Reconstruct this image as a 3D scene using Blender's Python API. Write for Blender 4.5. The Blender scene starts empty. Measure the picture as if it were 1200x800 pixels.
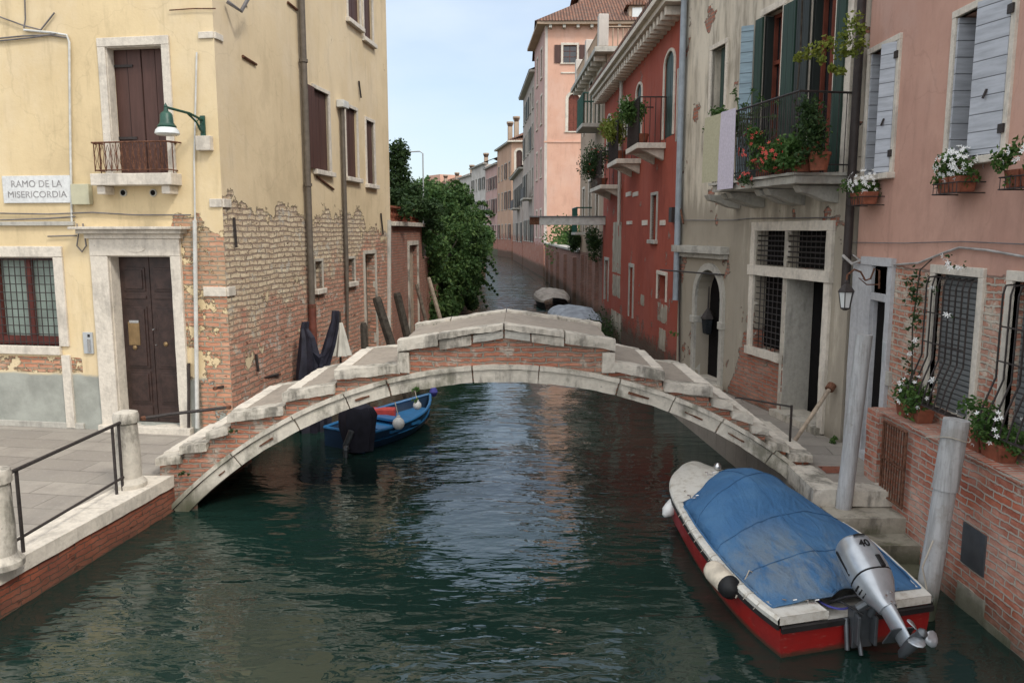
import bpy, bmesh, math, random
from mathutils import Vector, Matrix, noise as mnoise
random.seed(7)
sc = bpy.context.scene
C = bpy.data.collections.new('scene'); sc.collection.children.link(C)
PI = math.pi
# ------------------------------------------------------------------ camera model and layout helpers
F = 920.0; H = 3.4
PITCH = math.atan(128/F); YAW = math.atan(10/F*math.cos(PITCH))
cp, sp, cy, sy = math.cos(PITCH), math.sin(PITCH), math.cos(YAW), math.sin(YAW)
def ray(px, py):
    x = (px-600)/F; y = -(py-400)/F
    Yf = cp+y*sp; Z = -sp+y*cp
    return (x*cy-Yf*sy, x*sy+Yf*cy, Z)
def G(px, py, z=0.):
    d = ray(px, py); t = (z-H)/d[2]; return Vector((d[0]*t, d[1]*t, z))
def Yp(px, py, Y):
    d = ray(px, py); t = Y/d[1]; return Vector((d[0]*t, Y, H+d[2]*t))
class Wall:
    """a vertical plane: origin, direction along, outward normal (towards the canal)"""
    def __init__(s, p0, p1):
        L = math.hypot(p1[0]-p0[0], p1[1]-p0[1]); s.o = p0; s.L = L
        s.u = ((p1[0]-p0[0])/L, (p1[1]-p0[1])/L)
        n = (-s.u[1], s.u[0])
        if n[0]*(-p0[0])+n[1]*(-p0[1]) < 0: n = (-n[0], -n[1])
        s.n = n
    def P(s, a, z, d=0.):
        return Vector((s.o[0]+s.u[0]*a+s.n[0]*d, s.o[1]+s.u[1]*a+s.n[1]*d, z))
    def px(s, px, py, d=0.):
        r = ray(px, py); nx, ny = s.n
        t = (s.o[0]*nx+s.o[1]*ny+d)/(r[0]*nx+r[1]*ny)
        return ((r[0]*t-s.o[0])*s.u[0]+(r[1]*t-s.o[1])*s.u[1], H+r[2]*t)
    def r(s, x0, y0, x1, y1, d=0.):
        ym = (y0+y1)/2; xm = (x0+x1)/2
        a, b = s.px(x0, ym, d)[0], s.px(x1, ym, d)[0]
        z1, z0 = s.px(xm, y0, d)[1], s.px(xm, y1, d)[1]
        return (min(a, b), max(a, b), z0, z1)
# ------------------------------------------------------------------ node materials
class M:
    def __init__(s, name, rough=.85, spec=.3, metal=0.):
        s.m = bpy.data.materials.new(name); s.m.use_nodes = True; s.t = s.m.node_tree; s.t.nodes.clear()
        s.out = s.t.nodes.new('ShaderNodeOutputMaterial'); s.b = s.t.nodes.new('ShaderNodeBsdfPrincipled')
        s.t.links.new(s.b.outputs[0], s.out.inputs[0])
        s.set(s.b.inputs['Roughness'], rough); s.set(s.b.inputs['Specular IOR Level'], spec); s.set(s.b.inputs['Metallic'], metal)
    def set(s, inp, v):
        if isinstance(v, bpy.types.NodeSocket): s.t.links.new(v, inp)
        elif v is not None:
            if isinstance(v, (tuple, list)) and len(v) == 3 and inp.type == 'RGBA': v = (*v, 1)
            inp.default_value = v
    def n(s, typ, props=None, **ins):
        nd = s.t.nodes.new('ShaderNode'+typ)
        for k, v in (props or {}).items(): setattr(nd, k, v)
        for k, v in ins.items():
            key = int(k[1:]) if k[0] == 'i' and k[1:].isdigit() else k.replace('_', ' ')
            s.set(nd.inputs[key], v)
        return nd
    def ma(s, op, a, b=None, c=None, clamp=False):
        nd = s.n('Math', {'operation': op, 'use_clamp': clamp}, i0=a)
        if b is not None: s.set(nd.inputs[1], b)
        if c is not None: s.set(nd.inputs[2], c)
        return nd.outputs[0]
    def vm(s, op, a, b=None):
        nd = s.n('VectorMath', {'operation': op}, i0=a)
        if b is not None: s.set(nd.inputs[1], b)
        return nd.outputs[0]
    def sm(s, x, a, b, lo=0., hi=1.):
        nd = s.n('MapRange', {'interpolation_type': 'SMOOTHSTEP'}, i0=x, i1=a, i2=b, i3=lo, i4=hi); return nd.outputs[0]
    def mix(s, f, a, b, mode='MIX'):
        nd = s.n('MixRGB', {'blend_type': mode}); s.set(nd.inputs[0], f); s.set(nd.inputs[1], a); s.set(nd.inputs[2], b); return nd.outputs[0]
    def noise(s, vec, scale=1., detail=4., rough=.55, dist=0.):
        return s.n('TexNoise', None, Vector=vec, Scale=scale, Detail=detail, Roughness=rough, Distortion=dist).outputs[0]
    def pos(s): return s.n('NewGeometry').outputs['Position']
    def uv(s): return s.n('UVMap').outputs[0]
    def sep(s, v):
        nd = s.n('SeparateXYZ', None, i0=v); return nd.outputs
    def comb(s, x, y, z=0.): return s.n('CombineXYZ', None, i0=x, i1=y, i2=z).outputs[0]
    def col(s, c): s.set(s.b.inputs['Base Color'], c)
    def bump(s, h, dist=.01, strength=1.):
        nd = s.n('Bump', None, Strength=strength, Distance=dist, Height=h); s.set(s.b.inputs['Normal'], nd.outputs[0]); return nd
def scl(m, v, k): return m.vm('MULTIPLY', v, k)

def plain(name, c, rough=.7, spec=.3, metal=0., var=.25, nscale=6., bump=.004):
    m = M(name, rough, spec, metal)
    p = m.pos(); n = m.noise(p, nscale, 5, .6)
    dark = tuple(x*(1-var) for x in c); lite = tuple(min(1, x*(1+var*.6)) for x in c)
    m.col(m.mix(m.sm(n, .3, .7), dark, lite))
    if bump: m.bump(m.noise(p, nscale*6, 3, .6), bump, .6)
    return m.m

def wallmat(name, pl, pl2, br=((.42, .15, .09), (.30, .11, .075), (.36, .30, .25)), bound=None, amp=.8, patch=None,
            dirt=.35, low=None, sandy=None, dado=None, damp=.55, wash=None, bw=.25, bh=.068, deep=.012, top_dirt=None, extra=None, mort_w=.0085, wobk=1., bare=None, sandn=1.8, holes=0.):
    """old plaster over old brick. bound(m,u,z) = height under which plaster has fallen off"""
    m = M(name, .92, .15)
    uv = m.uv(); u, z, _ = m.sep(uv)
    nl = m.noise(uv, .55, 6, .6); nm = m.noise(uv, 2.2, 6, .65); nf = m.noise(uv, 14, 5, .6)
    wob = m.vm('MULTIPLY', m.vm('SUBTRACT', m.n('TexNoise', None, Vector=uv, Scale=2.6, Detail=3.).outputs['Color'], (.5, .5, .5)), (.05*wobk, .035*wobk, 0))
    wob2 = m.vm('MULTIPLY', m.vm('SUBTRACT', m.n('TexNoise', None, Vector=uv, Scale=19., Detail=2.).outputs['Color'], (.5, .5, .5)), (.022*wobk, .016*wobk, 0))
    bt = m.n('TexBrick', {'offset': .5}, Vector=m.vm('ADD', m.vm('ADD', uv, wob), wob2), Color1=(0, 0, 0), Color2=(1, 1, 1), Mortar=(.5, .5, .5), Scale=1., Mortar_Size=mort_w,
             Mortar_Smooth=.35, Bias=0., Brick_Width=bw, Row_Height=bh)
    rnd = bt.outputs[0]; mort = bt.outputs[1]
    c1, c2, mo = br
    bc = m.mix(rnd, c1, c2); tone = m.sm(m.noise(m.vm('MULTIPLY', uv, (3.2, 11, 0)), 1., 4, .7), .3, .7)
    bc = m.mix(m.sm(nm, .35, .7), bc, m.mix(.5, c1, mo))
    bc = m.mix(m.ma('MULTIPLY', m.sm(nf, .55, .75), .45), bc, tuple(x*.45 for x in c2))
    if sandy:
        sc1, sc2, fn = sandy
        f = m.sm(m.ma('ADD', fn(m, u, z), m.ma('MULTIPLY', m.ma('SUBTRACT', m.noise(uv, 1.7, 7, .7), .5), sandn)), -.25, .25)
        bc = m.mix(f, bc, m.mix(m.sm(nf, .3, .7), m.mix(rnd, sc1, sc2), sc1))
    bc = m.mix(m.ma('MULTIPLY', tone, .45), bc, tuple(x*.55 for x in c2)); bc = m.mix(mort, bc, tuple(x*.62 for x in mo)); hole = m.ma('MULTIPLY', m.sm(m.noise(m.vm('MULTIPLY', uv, (4., 9., 0)), 1.3, 6, .7), .60, .66), holes); bc = m.mix(hole, bc, tuple(x*.3 for x in c2))
    if wash:
        wc, th = wash
        bc = m.mix(m.ma('MULTIPLY', m.sm(m.noise(uv, 3.4, 7, .72), th, th+.1), .8), bc, wc)
    # plaster
    st = m.noise(m.comb(m.ma('MULTIPLY', u, 4.5), m.ma('MULTIPLY', z, .7)), 1., 5, .65)
    pc = m.mix(m.sm(nl, .32, .68), pl, pl2)
    pc = m.mix(m.ma('MULTIPLY', m.sm(nm, .5, .72), .35), pc, tuple(x*1.12 for x in pl2))
    dk = tuple(x*.5 for x in pl2); gl = sum(pl)/3
    fade = m.noise(m.vm('MULTIPLY', m.vm('ADD', uv, (17.3, 4.1, 0)), (.5, .32, 0)), 1., 7, .7)
    pc = m.mix(m.ma('MULTIPLY', m.sm(fade, .46, .62), .28), pc, tuple(min(.8, x*.72+gl*.42) for x in pl))
    pc = m.mix(m.ma('MULTIPLY', m.sm(fade, .44, .34), .35), pc, tuple(x*.74 for x in pl2))
    pc = m.mix(m.ma('MULTIPLY', m.sm(st, .5, .78), dirt), pc, dk)
    pc = m.mix(m.ma('MULTIPLY', m.sm(nf, .58, .8), dirt*.6), pc, dk)
    crack = m.n('TexVoronoi', {'feature': 'DISTANCE_TO_EDGE'}, Vector=m.vm('ADD', uv, m.vm('MULTIPLY', m.n('TexNoise', None, Vector=uv, Scale=3., Detail=4.).outputs['Color'], (.5, .5, 0))), Scale=.55).outputs[0]
    ck = m.sm(crack, .0, .006, 1., 0.)
    pc = m.mix(m.ma('MULTIPLY', ck, .16), pc, dk)
    if dado:
        dc, zt, fn = dado
        f = m.sm(m.ma('ADD', z, m.ma('MULTIPLY', m.ma('SUBTRACT', nm, .5), .12)), zt-.03, zt+.03, 1., 0.)
        if fn: f = m.ma('MULTIPLY', f, fn(m, u, z))
        pc = m.mix(f, pc, m.mix(m.sm(nm, .3, .7), dc, tuple(x*.7 for x in dc)))
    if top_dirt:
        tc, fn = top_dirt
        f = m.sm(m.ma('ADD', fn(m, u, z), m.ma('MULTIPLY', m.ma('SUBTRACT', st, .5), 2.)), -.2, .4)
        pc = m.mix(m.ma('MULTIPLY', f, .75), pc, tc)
    zz = m.ma('ADD', z, m.ma('MULTIPLY', m.ma('SUBTRACT', m.noise(uv, 1.1, 9, .68), .5), amp*2.2))
    mask = m.ma('ADD', 0., 1.) if bound is None else m.sm(m.ma('SUBTRACT', zz, bound(m, u, z)), -.025, .025)
    if patch is not None:
        mask = m.ma('MULTIPLY', mask, m.sm(m.noise(m.vm('ADD', uv, (3.3, 7.7, 0)), 1.3, 8, .6), patch, patch+.015, 1., 0.))
    if dado and extra:
        mask = m.ma('MAXIMUM', mask, extra(m, u, z, nm))
    if bare is not None:   # remnants of thin plaster left on the bricks
        mask = m.ma('MAXIMUM', mask, m.sm(m.noise(m.vm('ADD', uv, (9.1, 2.2, 0)), 1.7, 9, .7), bare, bare+.02))
    edge = m.sm(m.ma('ABSOLUTE', m.ma('SUBTRACT', mask, .5)), .2, .5, .45, 0.)
    c = m.mix(edge, m.mix(mask, bc, pc), tuple(x*.35 for x in pl2))
    # damp line by the water
    dz = m.sm(m.ma('ADD', z, m.ma('MULTIPLY', m.ma('SUBTRACT', nm, .5), .5)), damp-.35, damp+.1, 1., 0.)
    c = m.mix(m.ma('MULTIPLY', dz, .75), c, (.055, .05, .035))
    m.col(c)
    hb = m.ma('MULTIPLY', m.ma('MULTIPLY', m.ma('SUBTRACT', 1., mort), m.ma('SUBTRACT', 1., m.ma('MULTIPLY', hole, .8))), m.ma('ADD', m.ma('MULTIPLY', rnd, .35), m.ma('ADD', .55, m.ma('MULTIPLY', nf, .5))))
    kp = min(1., .014/deep); hp = m.ma('ADD', 1.5, m.ma('ADD', m.ma('MULTIPLY', nf, .16*kp), m.ma('MULTIPLY', nm, .7*kp)))
    hh = m.n('Mix', {'data_type': 'FLOAT'}); m.set(hh.inputs[0], mask); m.set(hh.inputs[2], hb); m.set(hh.inputs[3], hp)
    m.bump(hh.outputs[0], deep, 1.)
    return m.m

def stone(name, c, dark=.45, rough=.8, grime=.5, green=0., sc_=1.):
    m = M(name, rough, .25)
    p = scl(m, m.pos(), (sc_, sc_, sc_))
    a = m.noise(p, 2.2, 7, .65); b = m.noise(p, 17, 6, .65); v = m.noise(scl(m, p, (1, 1, .22)), 7, 6, .7)
    col = m.mix(m.sm(b, .3, .7), tuple(x*.82 for x in c), c)
    g = tuple(x*dark for x in (c[0]*.9, c[1]*.9, c[2]*.92))
    col = m.mix(m.ma('MULTIPLY', m.sm(m.ma('ADD', m.ma('MULTIPLY', a, .5), m.ma('MULTIPLY', v, .5)), .47, .62), grime), col, g)
    col = m.mix(m.ma('MULTIPLY', m.sm(b, .62, .72), .5), col, tuple(x*.6 for x in g))
    if green:
        col = m.mix(m.ma('MULTIPLY', m.sm(a, .5, .65), green), col, (.10, .11, .04))
        z = m.sep(p)[2]
        col = m.mix(m.ma('MULTIPLY', m.sm(m.ma('ADD', z, m.ma('MULTIPLY', m.ma('SUBTRACT', a, .5), .4)), .05, .4, 1., 0.), .8), col, (.05, .055, .025))
    m.col(col); m.bump(m.ma('ADD', m.ma('MULTIPLY', b, .6), m.ma('MULTIPLY', a, 1.2)), .014, .9)
    return m.m

def leafmat(name, a, b, c, rough=.6):
    m = M(name, rough, .25)
    r = m.n('NewGeometry').outputs['Random Per Island']
    n = m.noise(m.pos(), 1.4, 4, .6)
    k = m.mix(m.sm(r, 0., 1.), a, b); k = m.mix(m.ma('MULTIPLY', m.sm(n, .42, .62), .75), k, c)
    m.col(k)
    tr = m.n('BsdfTranslucent', None, Color=k); ms = m.n('MixShader', None, i0=.25, i1=m.b.outputs[0], i2=tr.outputs[0])
    m.t.links.new(ms.outputs[0], m.out.inputs[0]); return m.m

def boards(name, c, w=.12, rough=.55, axis='u', groove=.012):
    """painted boards, seams along z (axis u) or along s (axis z)"""
    m = M(name, rough, .3)
    uv = m.uv(); u, z, _ = m.sep(uv); q = u if axis == 'u' else z
    f = m.ma('FRACT', m.ma('DIVIDE', q, w)); e = m.sm(m.ma('ABSOLUTE', m.ma('SUBTRACT', f, .5)), .5-groove/w, .5, 0., 1.)
    n = m.noise(m.comb(m.ma('MULTIPLY', u, 20 if axis == 'u' else 3), m.ma('MULTIPLY', z, 2 if axis == 'u' else 20)), 1., 5, .6)
    k = m.mix(m.sm(n, .3, .75), c, tuple(x*.72 for x in c)); k = m.mix(e, k, tuple(x*.3 for x in c))
    m.col(k); m.bump(m.ma('SUBTRACT', m.ma('MULTIPLY', n, .15), e), .006, .8); return m.m

def tiles(name):
    m = M(name, .9, .1)
    uv = m.uv(); u, v, _ = m.sep(uv)
    w = m.ma('SINE', m.ma('MULTIPLY', u, 2*PI/.22)); r = m.ma('FRACT', m.ma('DIVIDE', v, .38))
    n = m.noise(uv, 3., 5, .6); cell = m.n('TexWhiteNoise', {'noise_dimensions': '2D'}, Vector=m.vm('FLOOR', m.vm('MULTIPLY', uv, (1/.22, 1/.38, 1)))).outputs[0]
    k = m.mix(cell, (.28, .14, .095), (.17, .10, .08)); k = m.mix(m.sm(n, .45, .7), k, (.20, .15, .12))
    k = m.mix(m.sm(w, -.95, -.5, .8, 0.), k, (.04, .03, .025))
    m.col(k); m.bump(m.ma('ADD', w, m.ma('MULTIPLY', r, .5)), .04, 1.); return m.m

# ------------------------------------------------------------------ mesh builder
WORLD = {}
class MB:
    def __init__(s): s.v = []; s.f = []; s.uvs = {}
    def add(s, vs, fs, uvs=None):
        k = len(s.v); s.v += [tuple(v) for v in vs]
        for i, f in enumerate(fs):
            if uvs: s.uvs[len(s.f)] = uvs[i]
            s.f.append([k+j for j in f])
        return s
    def hexa(s, p):   # 8 points: bottom 4 ccw, top 4
        return s.add(p, [(0, 3, 2, 1), (4, 5, 6, 7), (0, 1, 5, 4), (1, 2, 6, 5), (2, 3, 7, 6), (3, 0, 4, 7)])
    def box(s, x0, x1, y0, y1, z0, z1):
        return s.hexa([(x0, y0, z0), (x1, y0, z0), (x1, y1, z0), (x0, y1, z0), (x0, y0, z1), (x1, y0, z1), (x1, y1, z1), (x0, y1, z1)])
    def wb(s, W, a, b, z0, z1, d0, d1):
        P = W.P
        return s.hexa([P(a, z0, d0), P(b, z0, d0), P(b, z0, d1), P(a, z0, d1), P(a, z1, d0), P(b, z1, d0), P(b, z1, d1), P(a, z1, d1)])
    def obox(s, c, ax, ay, az):   # centre and three half axes
        c, ax, ay, az = map(Vector, (c, ax, ay, az))
        return s.hexa([c-ax-ay-az, c+ax-ay-az, c+ax+ay-az, c-ax+ay-az, c-ax-ay+az, c+ax-ay+az, c+ax+ay+az, c-ax+ay+az])
    def quad(s, a, b, c, d): return s.add([a, b, c, d], [(0, 1, 2, 3)])
    def prism(s, poly, off):      # polygon (3d pts) extruded by vector
        n = len(poly); off = Vector(off); P = [Vector(p) for p in poly]
        return s.add(P+[p+off for p in P], [tuple(range(n))[::-1], tuple(range(n, 2*n))]+[(i, (i+1) % n, n+(i+1) % n, n+i) for i in range(n)])
    def tube(s, pts, r, n=8, cap=True):
        pts = [Vector(p) for p in pts]; rs = r if isinstance(r, (list, tuple)) else [r]*len(pts)
        prev = None; rings = []
        for i, p in enumerate(pts):
            t = (pts[min(i+1, len(pts)-1)]-pts[max(i-1, 0)]).normalized()
            if prev is None:
                a = t.cross(Vector((0, 0, 1)));  a = a if a.length > .1 else t.cross(Vector((0, 1, 0)))
            else: a = prev-t*prev.dot(t)
            a.normalize(); prev = a; b = t.cross(a)
            rings.append([p+(a*math.cos(2*PI*k/n)+b*math.sin(2*PI*k/n))*rs[i] for k in range(n)])
        vs = [v for q in rings for v in q]; fs = []
        for i in range(len(pts)-1):
            for k in range(n): fs.append((i*n+k, i*n+(k+1) % n, (i+1)*n+(k+1) % n, (i+1)*n+k))
        if cap: fs += [tuple(range(n))[::-1], tuple(range(len(vs)-n, len(vs)))]
        return s.add(vs, fs)
    def lathe(s, c, prof, n=16, axis=(0, 0, 1), sx=1., sy_=1.):
        ax = Vector(axis).normalized(); a = ax.cross(Vector((0, 1, 0)) if abs(ax.y) < .9 else Vector((1, 0, 0))).normalized(); b = ax.cross(a); c = Vector(c)
        vs = []
        for r, h in prof: vs += [c+ax*h+(a*math.cos(2*PI*k/n)*sx+b*math.sin(2*PI*k/n)*sy_)*max(r, 1e-4) for k in range(n)]
        fs = []
        for i in range(len(prof)-1):
            for k in range(n): fs.append((i*n+k, i*n+(k+1) % n, (i+1)*n+(k+1) % n, (i+1)*n+k))
        fs += [tuple(range(n))[::-1], tuple(range(len(vs)-n, len(vs)))]
        return s.add(vs, fs)
    def loft(s, rings, cap=True, closed=True):
        n = len(rings[0]); vs = [v for q in rings for v in q]; fs = []
        for i in range(len(rings)-1):
            for k in range(n if closed else n-1): fs.append((i*n+k, i*n+(k+1) % n, (i+1)*n+(k+1) % n, (i+1)*n+k))
        if cap and closed: fs += [tuple(range(n))[::-1], tuple(range(len(vs)-n, len(vs)))]
        return s.add(vs, fs)
    def leaf(s, c, size, up=.3):
        d = Vector((random.gauss(0, 1), random.gauss(0, 1), random.gauss(0, 1)-.3)).normalized()
        w = d.cross(Vector((random.gauss(0, 1), random.gauss(0, 1), random.gauss(0, 1)+up))).normalized()
        L = size*random.uniform(.7, 1.3); n = d.cross(w)
        c = Vector(c)
        return s.add([c-d*L*.5, c+w*L*.28+n*L*.07, c+d*L*.5, c-w*L*.28+n*L*.07], [(0, 1, 2, 3)])
    def cloud(s, c, r, n, size, shell=.45):
        c = Vector(c); r = Vector(r if isinstance(r, (tuple, list)) else (r, r, r))
        for _ in range(n):
            v = Vector((random.gauss(0, 1), random.gauss(0, 1), random.gauss(0, 1))).normalized()*(shell+(1-shell)*random.random())
            s.leaf(c+Vector((v.x*r.x, v.y*r.y, v.z*r.z)), size)
        return s
    def build(s, name, mat, parent=None, bevel=0, smooth=False, rough=0, cut=.12, sub=0, tag=None):
        me = bpy.data.meshes.new(name); org = WORLD.get(parent.name, Vector()) if parent else Vector()
        if not parent:
            lo = Vector([min(v[i] for v in s.v) for i in range(3)]); hi = Vector([max(v[i] for v in s.v) for i in range(3)])
            org = Vector(((lo.x+hi.x)/2, (lo.y+hi.y)/2, lo.z))
        me.from_pydata([tuple(Vector(v)-org) for v in s.v], [], s.f); me.update()
        lay = me.uv_layers.new(name='UVMap')
        for i, p in enumerate(me.polygons):
            if i in s.uvs:
                for li, q in zip(p.loop_indices, s.uvs[i]): lay.data[li].uv = q
                continue
            n = p.normal; t = Vector((-n.y, n.x, 0))
            for li in p.loop_indices:
                v = me.vertices[me.loops[li].vertex_index].co+org
                if abs(n.z) > .85 or t.length < 1e-3: lay.data[li].uv = (v.x, v.y)
                elif abs(n.z) > .12:
                    tt = t.normalized(); w = n.cross(tt); lay.data[li].uv = (v.dot(tt), v.dot(w))
                else: lay.data[li].uv = (v.dot(t.normalized()), v.z)
        if rough:
            bm = bmesh.new(); bm.from_mesh(me); bmesh.ops.remove_doubles(bm, verts=bm.verts, dist=1e-4)
            for _ in range(6):
                es = [e for e in bm.edges if e.calc_length() > cut]
                if not es or len(bm.faces) > 40000: break
                bmesh.ops.subdivide_edges(bm, edges=es, cuts=1, use_grid_fill=True)
            bmesh.ops.recalc_face_normals(bm, faces=bm.faces); bm.normal_update()
            for v in bm.verts:
                w = v.co+org; k = mnoise.noise(w*3.1)*.9+mnoise.noise(w*9.)*.6+mnoise.noise(w*23.)*.25
                sharp = max((e.calc_face_angle(0) for e in v.link_edges), default=0) > .6
                v.co += v.normal*(k*rough-(abs(mnoise.noise(w*6.+Vector((5, 5, 5))))*rough*2.2 if sharp else 0))
            bm.to_mesh(me); bm.free()
        if smooth:
            for p in me.polygons: p.use_smooth = True
        me.materials.append(mat if isinstance(mat, bpy.types.Material) else MT[mat])
        o = bpy.data.objects.new(name, me); C.objects.link(o)
        if parent: o.parent = parent
        else: o.location = org
        WORLD[o.name] = org
        if bevel:
            b = o.modifiers.new('bevel', 'BEVEL'); b.width = bevel; b.segments = 2; b.limit_method = 'ANGLE'
        if sub:
            b = o.modifiers.new('sub', 'SUBSURF'); b.levels = sub; b.render_levels = sub
        if smooth and not sub:
            b = o.modifiers.new('ang', 'EDGE_SPLIT'); b.split_angle = math.radians(40)
        return o
def empty(name, loc):
    o = bpy.data.objects.new(name, None); C.objects.link(o); o.location = loc; WORLD[o.name] = Vector(loc); o.empty_display_size = .2; return o
def tag(o, label, cat, group=None):
    o['label'] = label; o['category'] = cat
    if group: o['group'] = group
    return o
def thing(name, loc, label, cat, group=None): return tag(empty(name, loc), label, cat, group)
def struct(o, kind='structure'): o['kind'] = kind; return o
def lab(o, l): o['label'] = l; return o
def dup(o, loc, parent=None, rz=0):
    c = o.copy(); C.objects.link(c); c.parent = parent
    if parent is None: c.location = loc; c.rotation_euler.z = rz; WORLD[c.name] = Vector(loc)
    for ch in [k for k in C.objects if k.parent == o]: dup(ch, None, c)
    return c
def facade(mb, W, s0, s1, z0, z1, ops, depth=.25, thick=6., i0=0., i1=0.):
    """front face with real openings and reveals, and a closed body behind. ops: (a,b,z0,z1[,arch])"""
    S = sorted({s0, s1, *[q for o in ops for q in (o[0], o[1])]}); Z = sorted({z0, z1, *[q for o in ops for q in (o[2], o[3])]})
    S = [q for q in S if s0 <= q <= s1]; Z = [q for q in Z if z0 <= q <= z1]
    def face(pts):   # pts (s,z,d)
        mb.add([W.P(*p) for p in pts], [tuple(range(len(pts)))], [[(p[0]+p[2]*.7, p[1]) for p in pts]])
    for i in range(len(S)-1):
        for j in range(len(Z)-1):
            cs, cz = (S[i]+S[i+1])/2, (Z[j]+Z[j+1])/2
            if any(o[0] < cs < o[1] and o[2] < cz < o[3] for o in ops): continue
            face([(S[i], Z[j], 0), (S[i+1], Z[j], 0), (S[i+1], Z[j+1], 0), (S[i], Z[j+1], 0)])
    for o in ops:
        a, b, p, q = o[:4]; arch = len(o) > 4 and o[4]; r = (b-a)/2; dd = -depth
        zt = q-r*arch if arch else q
        for (x, y, x2, y2) in ((a, p, a, zt), (b, p, b, zt), (a, p, b, p)) + (() if arch else ((a, q, b, q),)):
            face([(x, y, 0), (x2, y2, 0), (x2, y2, dd), (x, y, dd)])
        if arch:
            N = 12; A = [((a+b)/2-r*math.cos(PI*k/N), zt+r*arch*math.sin(PI*k/N)) for k in range(N+1)]
            for k in range(N):
                (x, y), (x2, y2) = A[k], A[k+1]
                face([(x, y, 0), (x2, y2, 0), (x2, y2, dd), (x, y, dd)])
                face([(x, y, 0), (x2, y2, 0), (x2, q, 0), (x, q, 0)])
                face([(x, y, dd), (x2, y2, dd), (x2, q, dd), (x, q, dd)])
    mb.wb(W, s0+i0, s1-i1, z0, z1, -thick, -depth-.03)
    for (x, y, x2, y2) in (() if i0 else ((s0, z0, s0, z1),))+(() if i1 else ((s1, z0, s1, z1),))+((s0, z1, s1, z1),):
        face([(x, y, 0), (x2, y2, 0), (x2, y2, -depth-.03), (x, y, -depth-.03)])
def lining(W, par, a, b, z0, z1, d, mat, t=.012):
    mb = MB(); mb.wb(W, a, a+t, z0, z1, -d, .0); mb.wb(W, b-t, b, z0, z1, -d, .0); mb.wb(W, a+t, b-t, z1-t, z1, -d, .0); return mb.build('jamb', mat, par)
def arcpts(a, b, zt, k=1., N=12):
    r = (b-a)/2; return [((a+b)/2-r*math.cos(PI*i/N), zt+r*k*math.sin(PI*i/N)) for i in range(N+1)]
def surround(mb, W, a, b, z0, z1, w=.1, out=.03, inn=-.06, arch=0, bottom=False, top=True):
    """stone frame round an opening"""
    zt = z1-(b-a)/2*arch if arch else z1
    mb.wb(W, a-w, a, z0, zt, inn, out); mb.wb(W, b, b+w, z0, zt, inn, out)
    if arch:
        I = arcpts(a, b, zt, arch); O = arcpts(a-w, b+w, zt, arch*((b-a)/2+w)/((b-a)/2+w))
        for k in range(len(I)-1):
            q = [(I[k], inn), (I[k+1], inn), (O[k+1], inn), (O[k], inn), (I[k], out), (I[k+1], out), (O[k+1], out), (O[k], out)]
            mb.hexa([W.P(p[0], p[1], d) for p, d in q])
    elif top: mb.wb(W, a-w, b+w, z1, z1+w, inn, out+.004)
    if bottom: mb.wb(W, a-w, b+w, z0-w, z0, inn, out+.004)
def window(W, par, a, b, z0, z1, arch=0, fr='stone', w=.09, kind='closed', sh='shut_brown', sill=True, depth=.2, label=None, out=.03, pane=True):
    """stone surround > pane/shutters/sill; returns opening tuple"""
    mb = MB(); surround(mb, W, a, b, z0, z1, w, out, -.05, arch); o = mb.build('window', fr, par, bevel=.006)
    if label: lab(o, label)
    if sill: MB().wb(W, a-w-.05, b+w+.05, z0-.09, z0, -depth+.02, .09).build('sill', fr, o, bevel=.01)
    if kind == 'closed':
        m = (a+b)/2
        for x0, x1 in ((a, m-.006), (m+.006, b)): MB().wb(W, x0+.004, x1-.004, z0+.01, z1-.004, -depth+.02, -depth+.06).build('shutter', sh, o)
    elif kind == 'glass' or kind == 'open':
        if pane: MB().wb(W, a, b, z0, z1, -depth-.01, -depth+.01).build('pane', 'glass', o)
        f = MB(); m = (a+b)/2; t = .03
        for q in (a, m-t/2, b-t): f.wb(W, q, q+t, z0, z1, -depth+.011, -depth+.05)
        for q in (z0, z0+(z1-z0)*.36, z0+(z1-z0)*.68, z1-t): f.wb(W, a+t, m-t/2, q, q+t, -depth+.011, -depth+.045); f.wb(W, m+t/2, b-t, q, q+t, -depth+.011, -depth+.045)
        f.build('frame', 'wood_frame', o)
        if kind == 'open':
            hw = (b-a)/2
            MB().wb(W, a-w-hw+.02, a-w-.01, z0, z1-(hw*arch), out+.01, out+.045).build('shutter', sh, o)
            MB().wb(W, b+w+.01, b+w+hw-.02, z0, z1-(hw*arch), out+.01, out+.045).build('shutter', sh, o)
    return (a, b, z0, z1, arch) if arch else (a, b, z0, z1)
FARW = 9.; SUNAZ = 138.; SKYS = .15; SUNS = 1.7; EXPO = 0.32; CLOUD = (4.5, 5.1, 5.8, 1); FILL_SKY = (9.5, 9.6, 9.8, 1)
# ------------------------------------------------------------------ materials
MT = {}
def cst(v): return lambda m, u, z: v
RED = ((.44, .17, .11), (.32, .12, .08), (.42, .35, .29))
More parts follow.
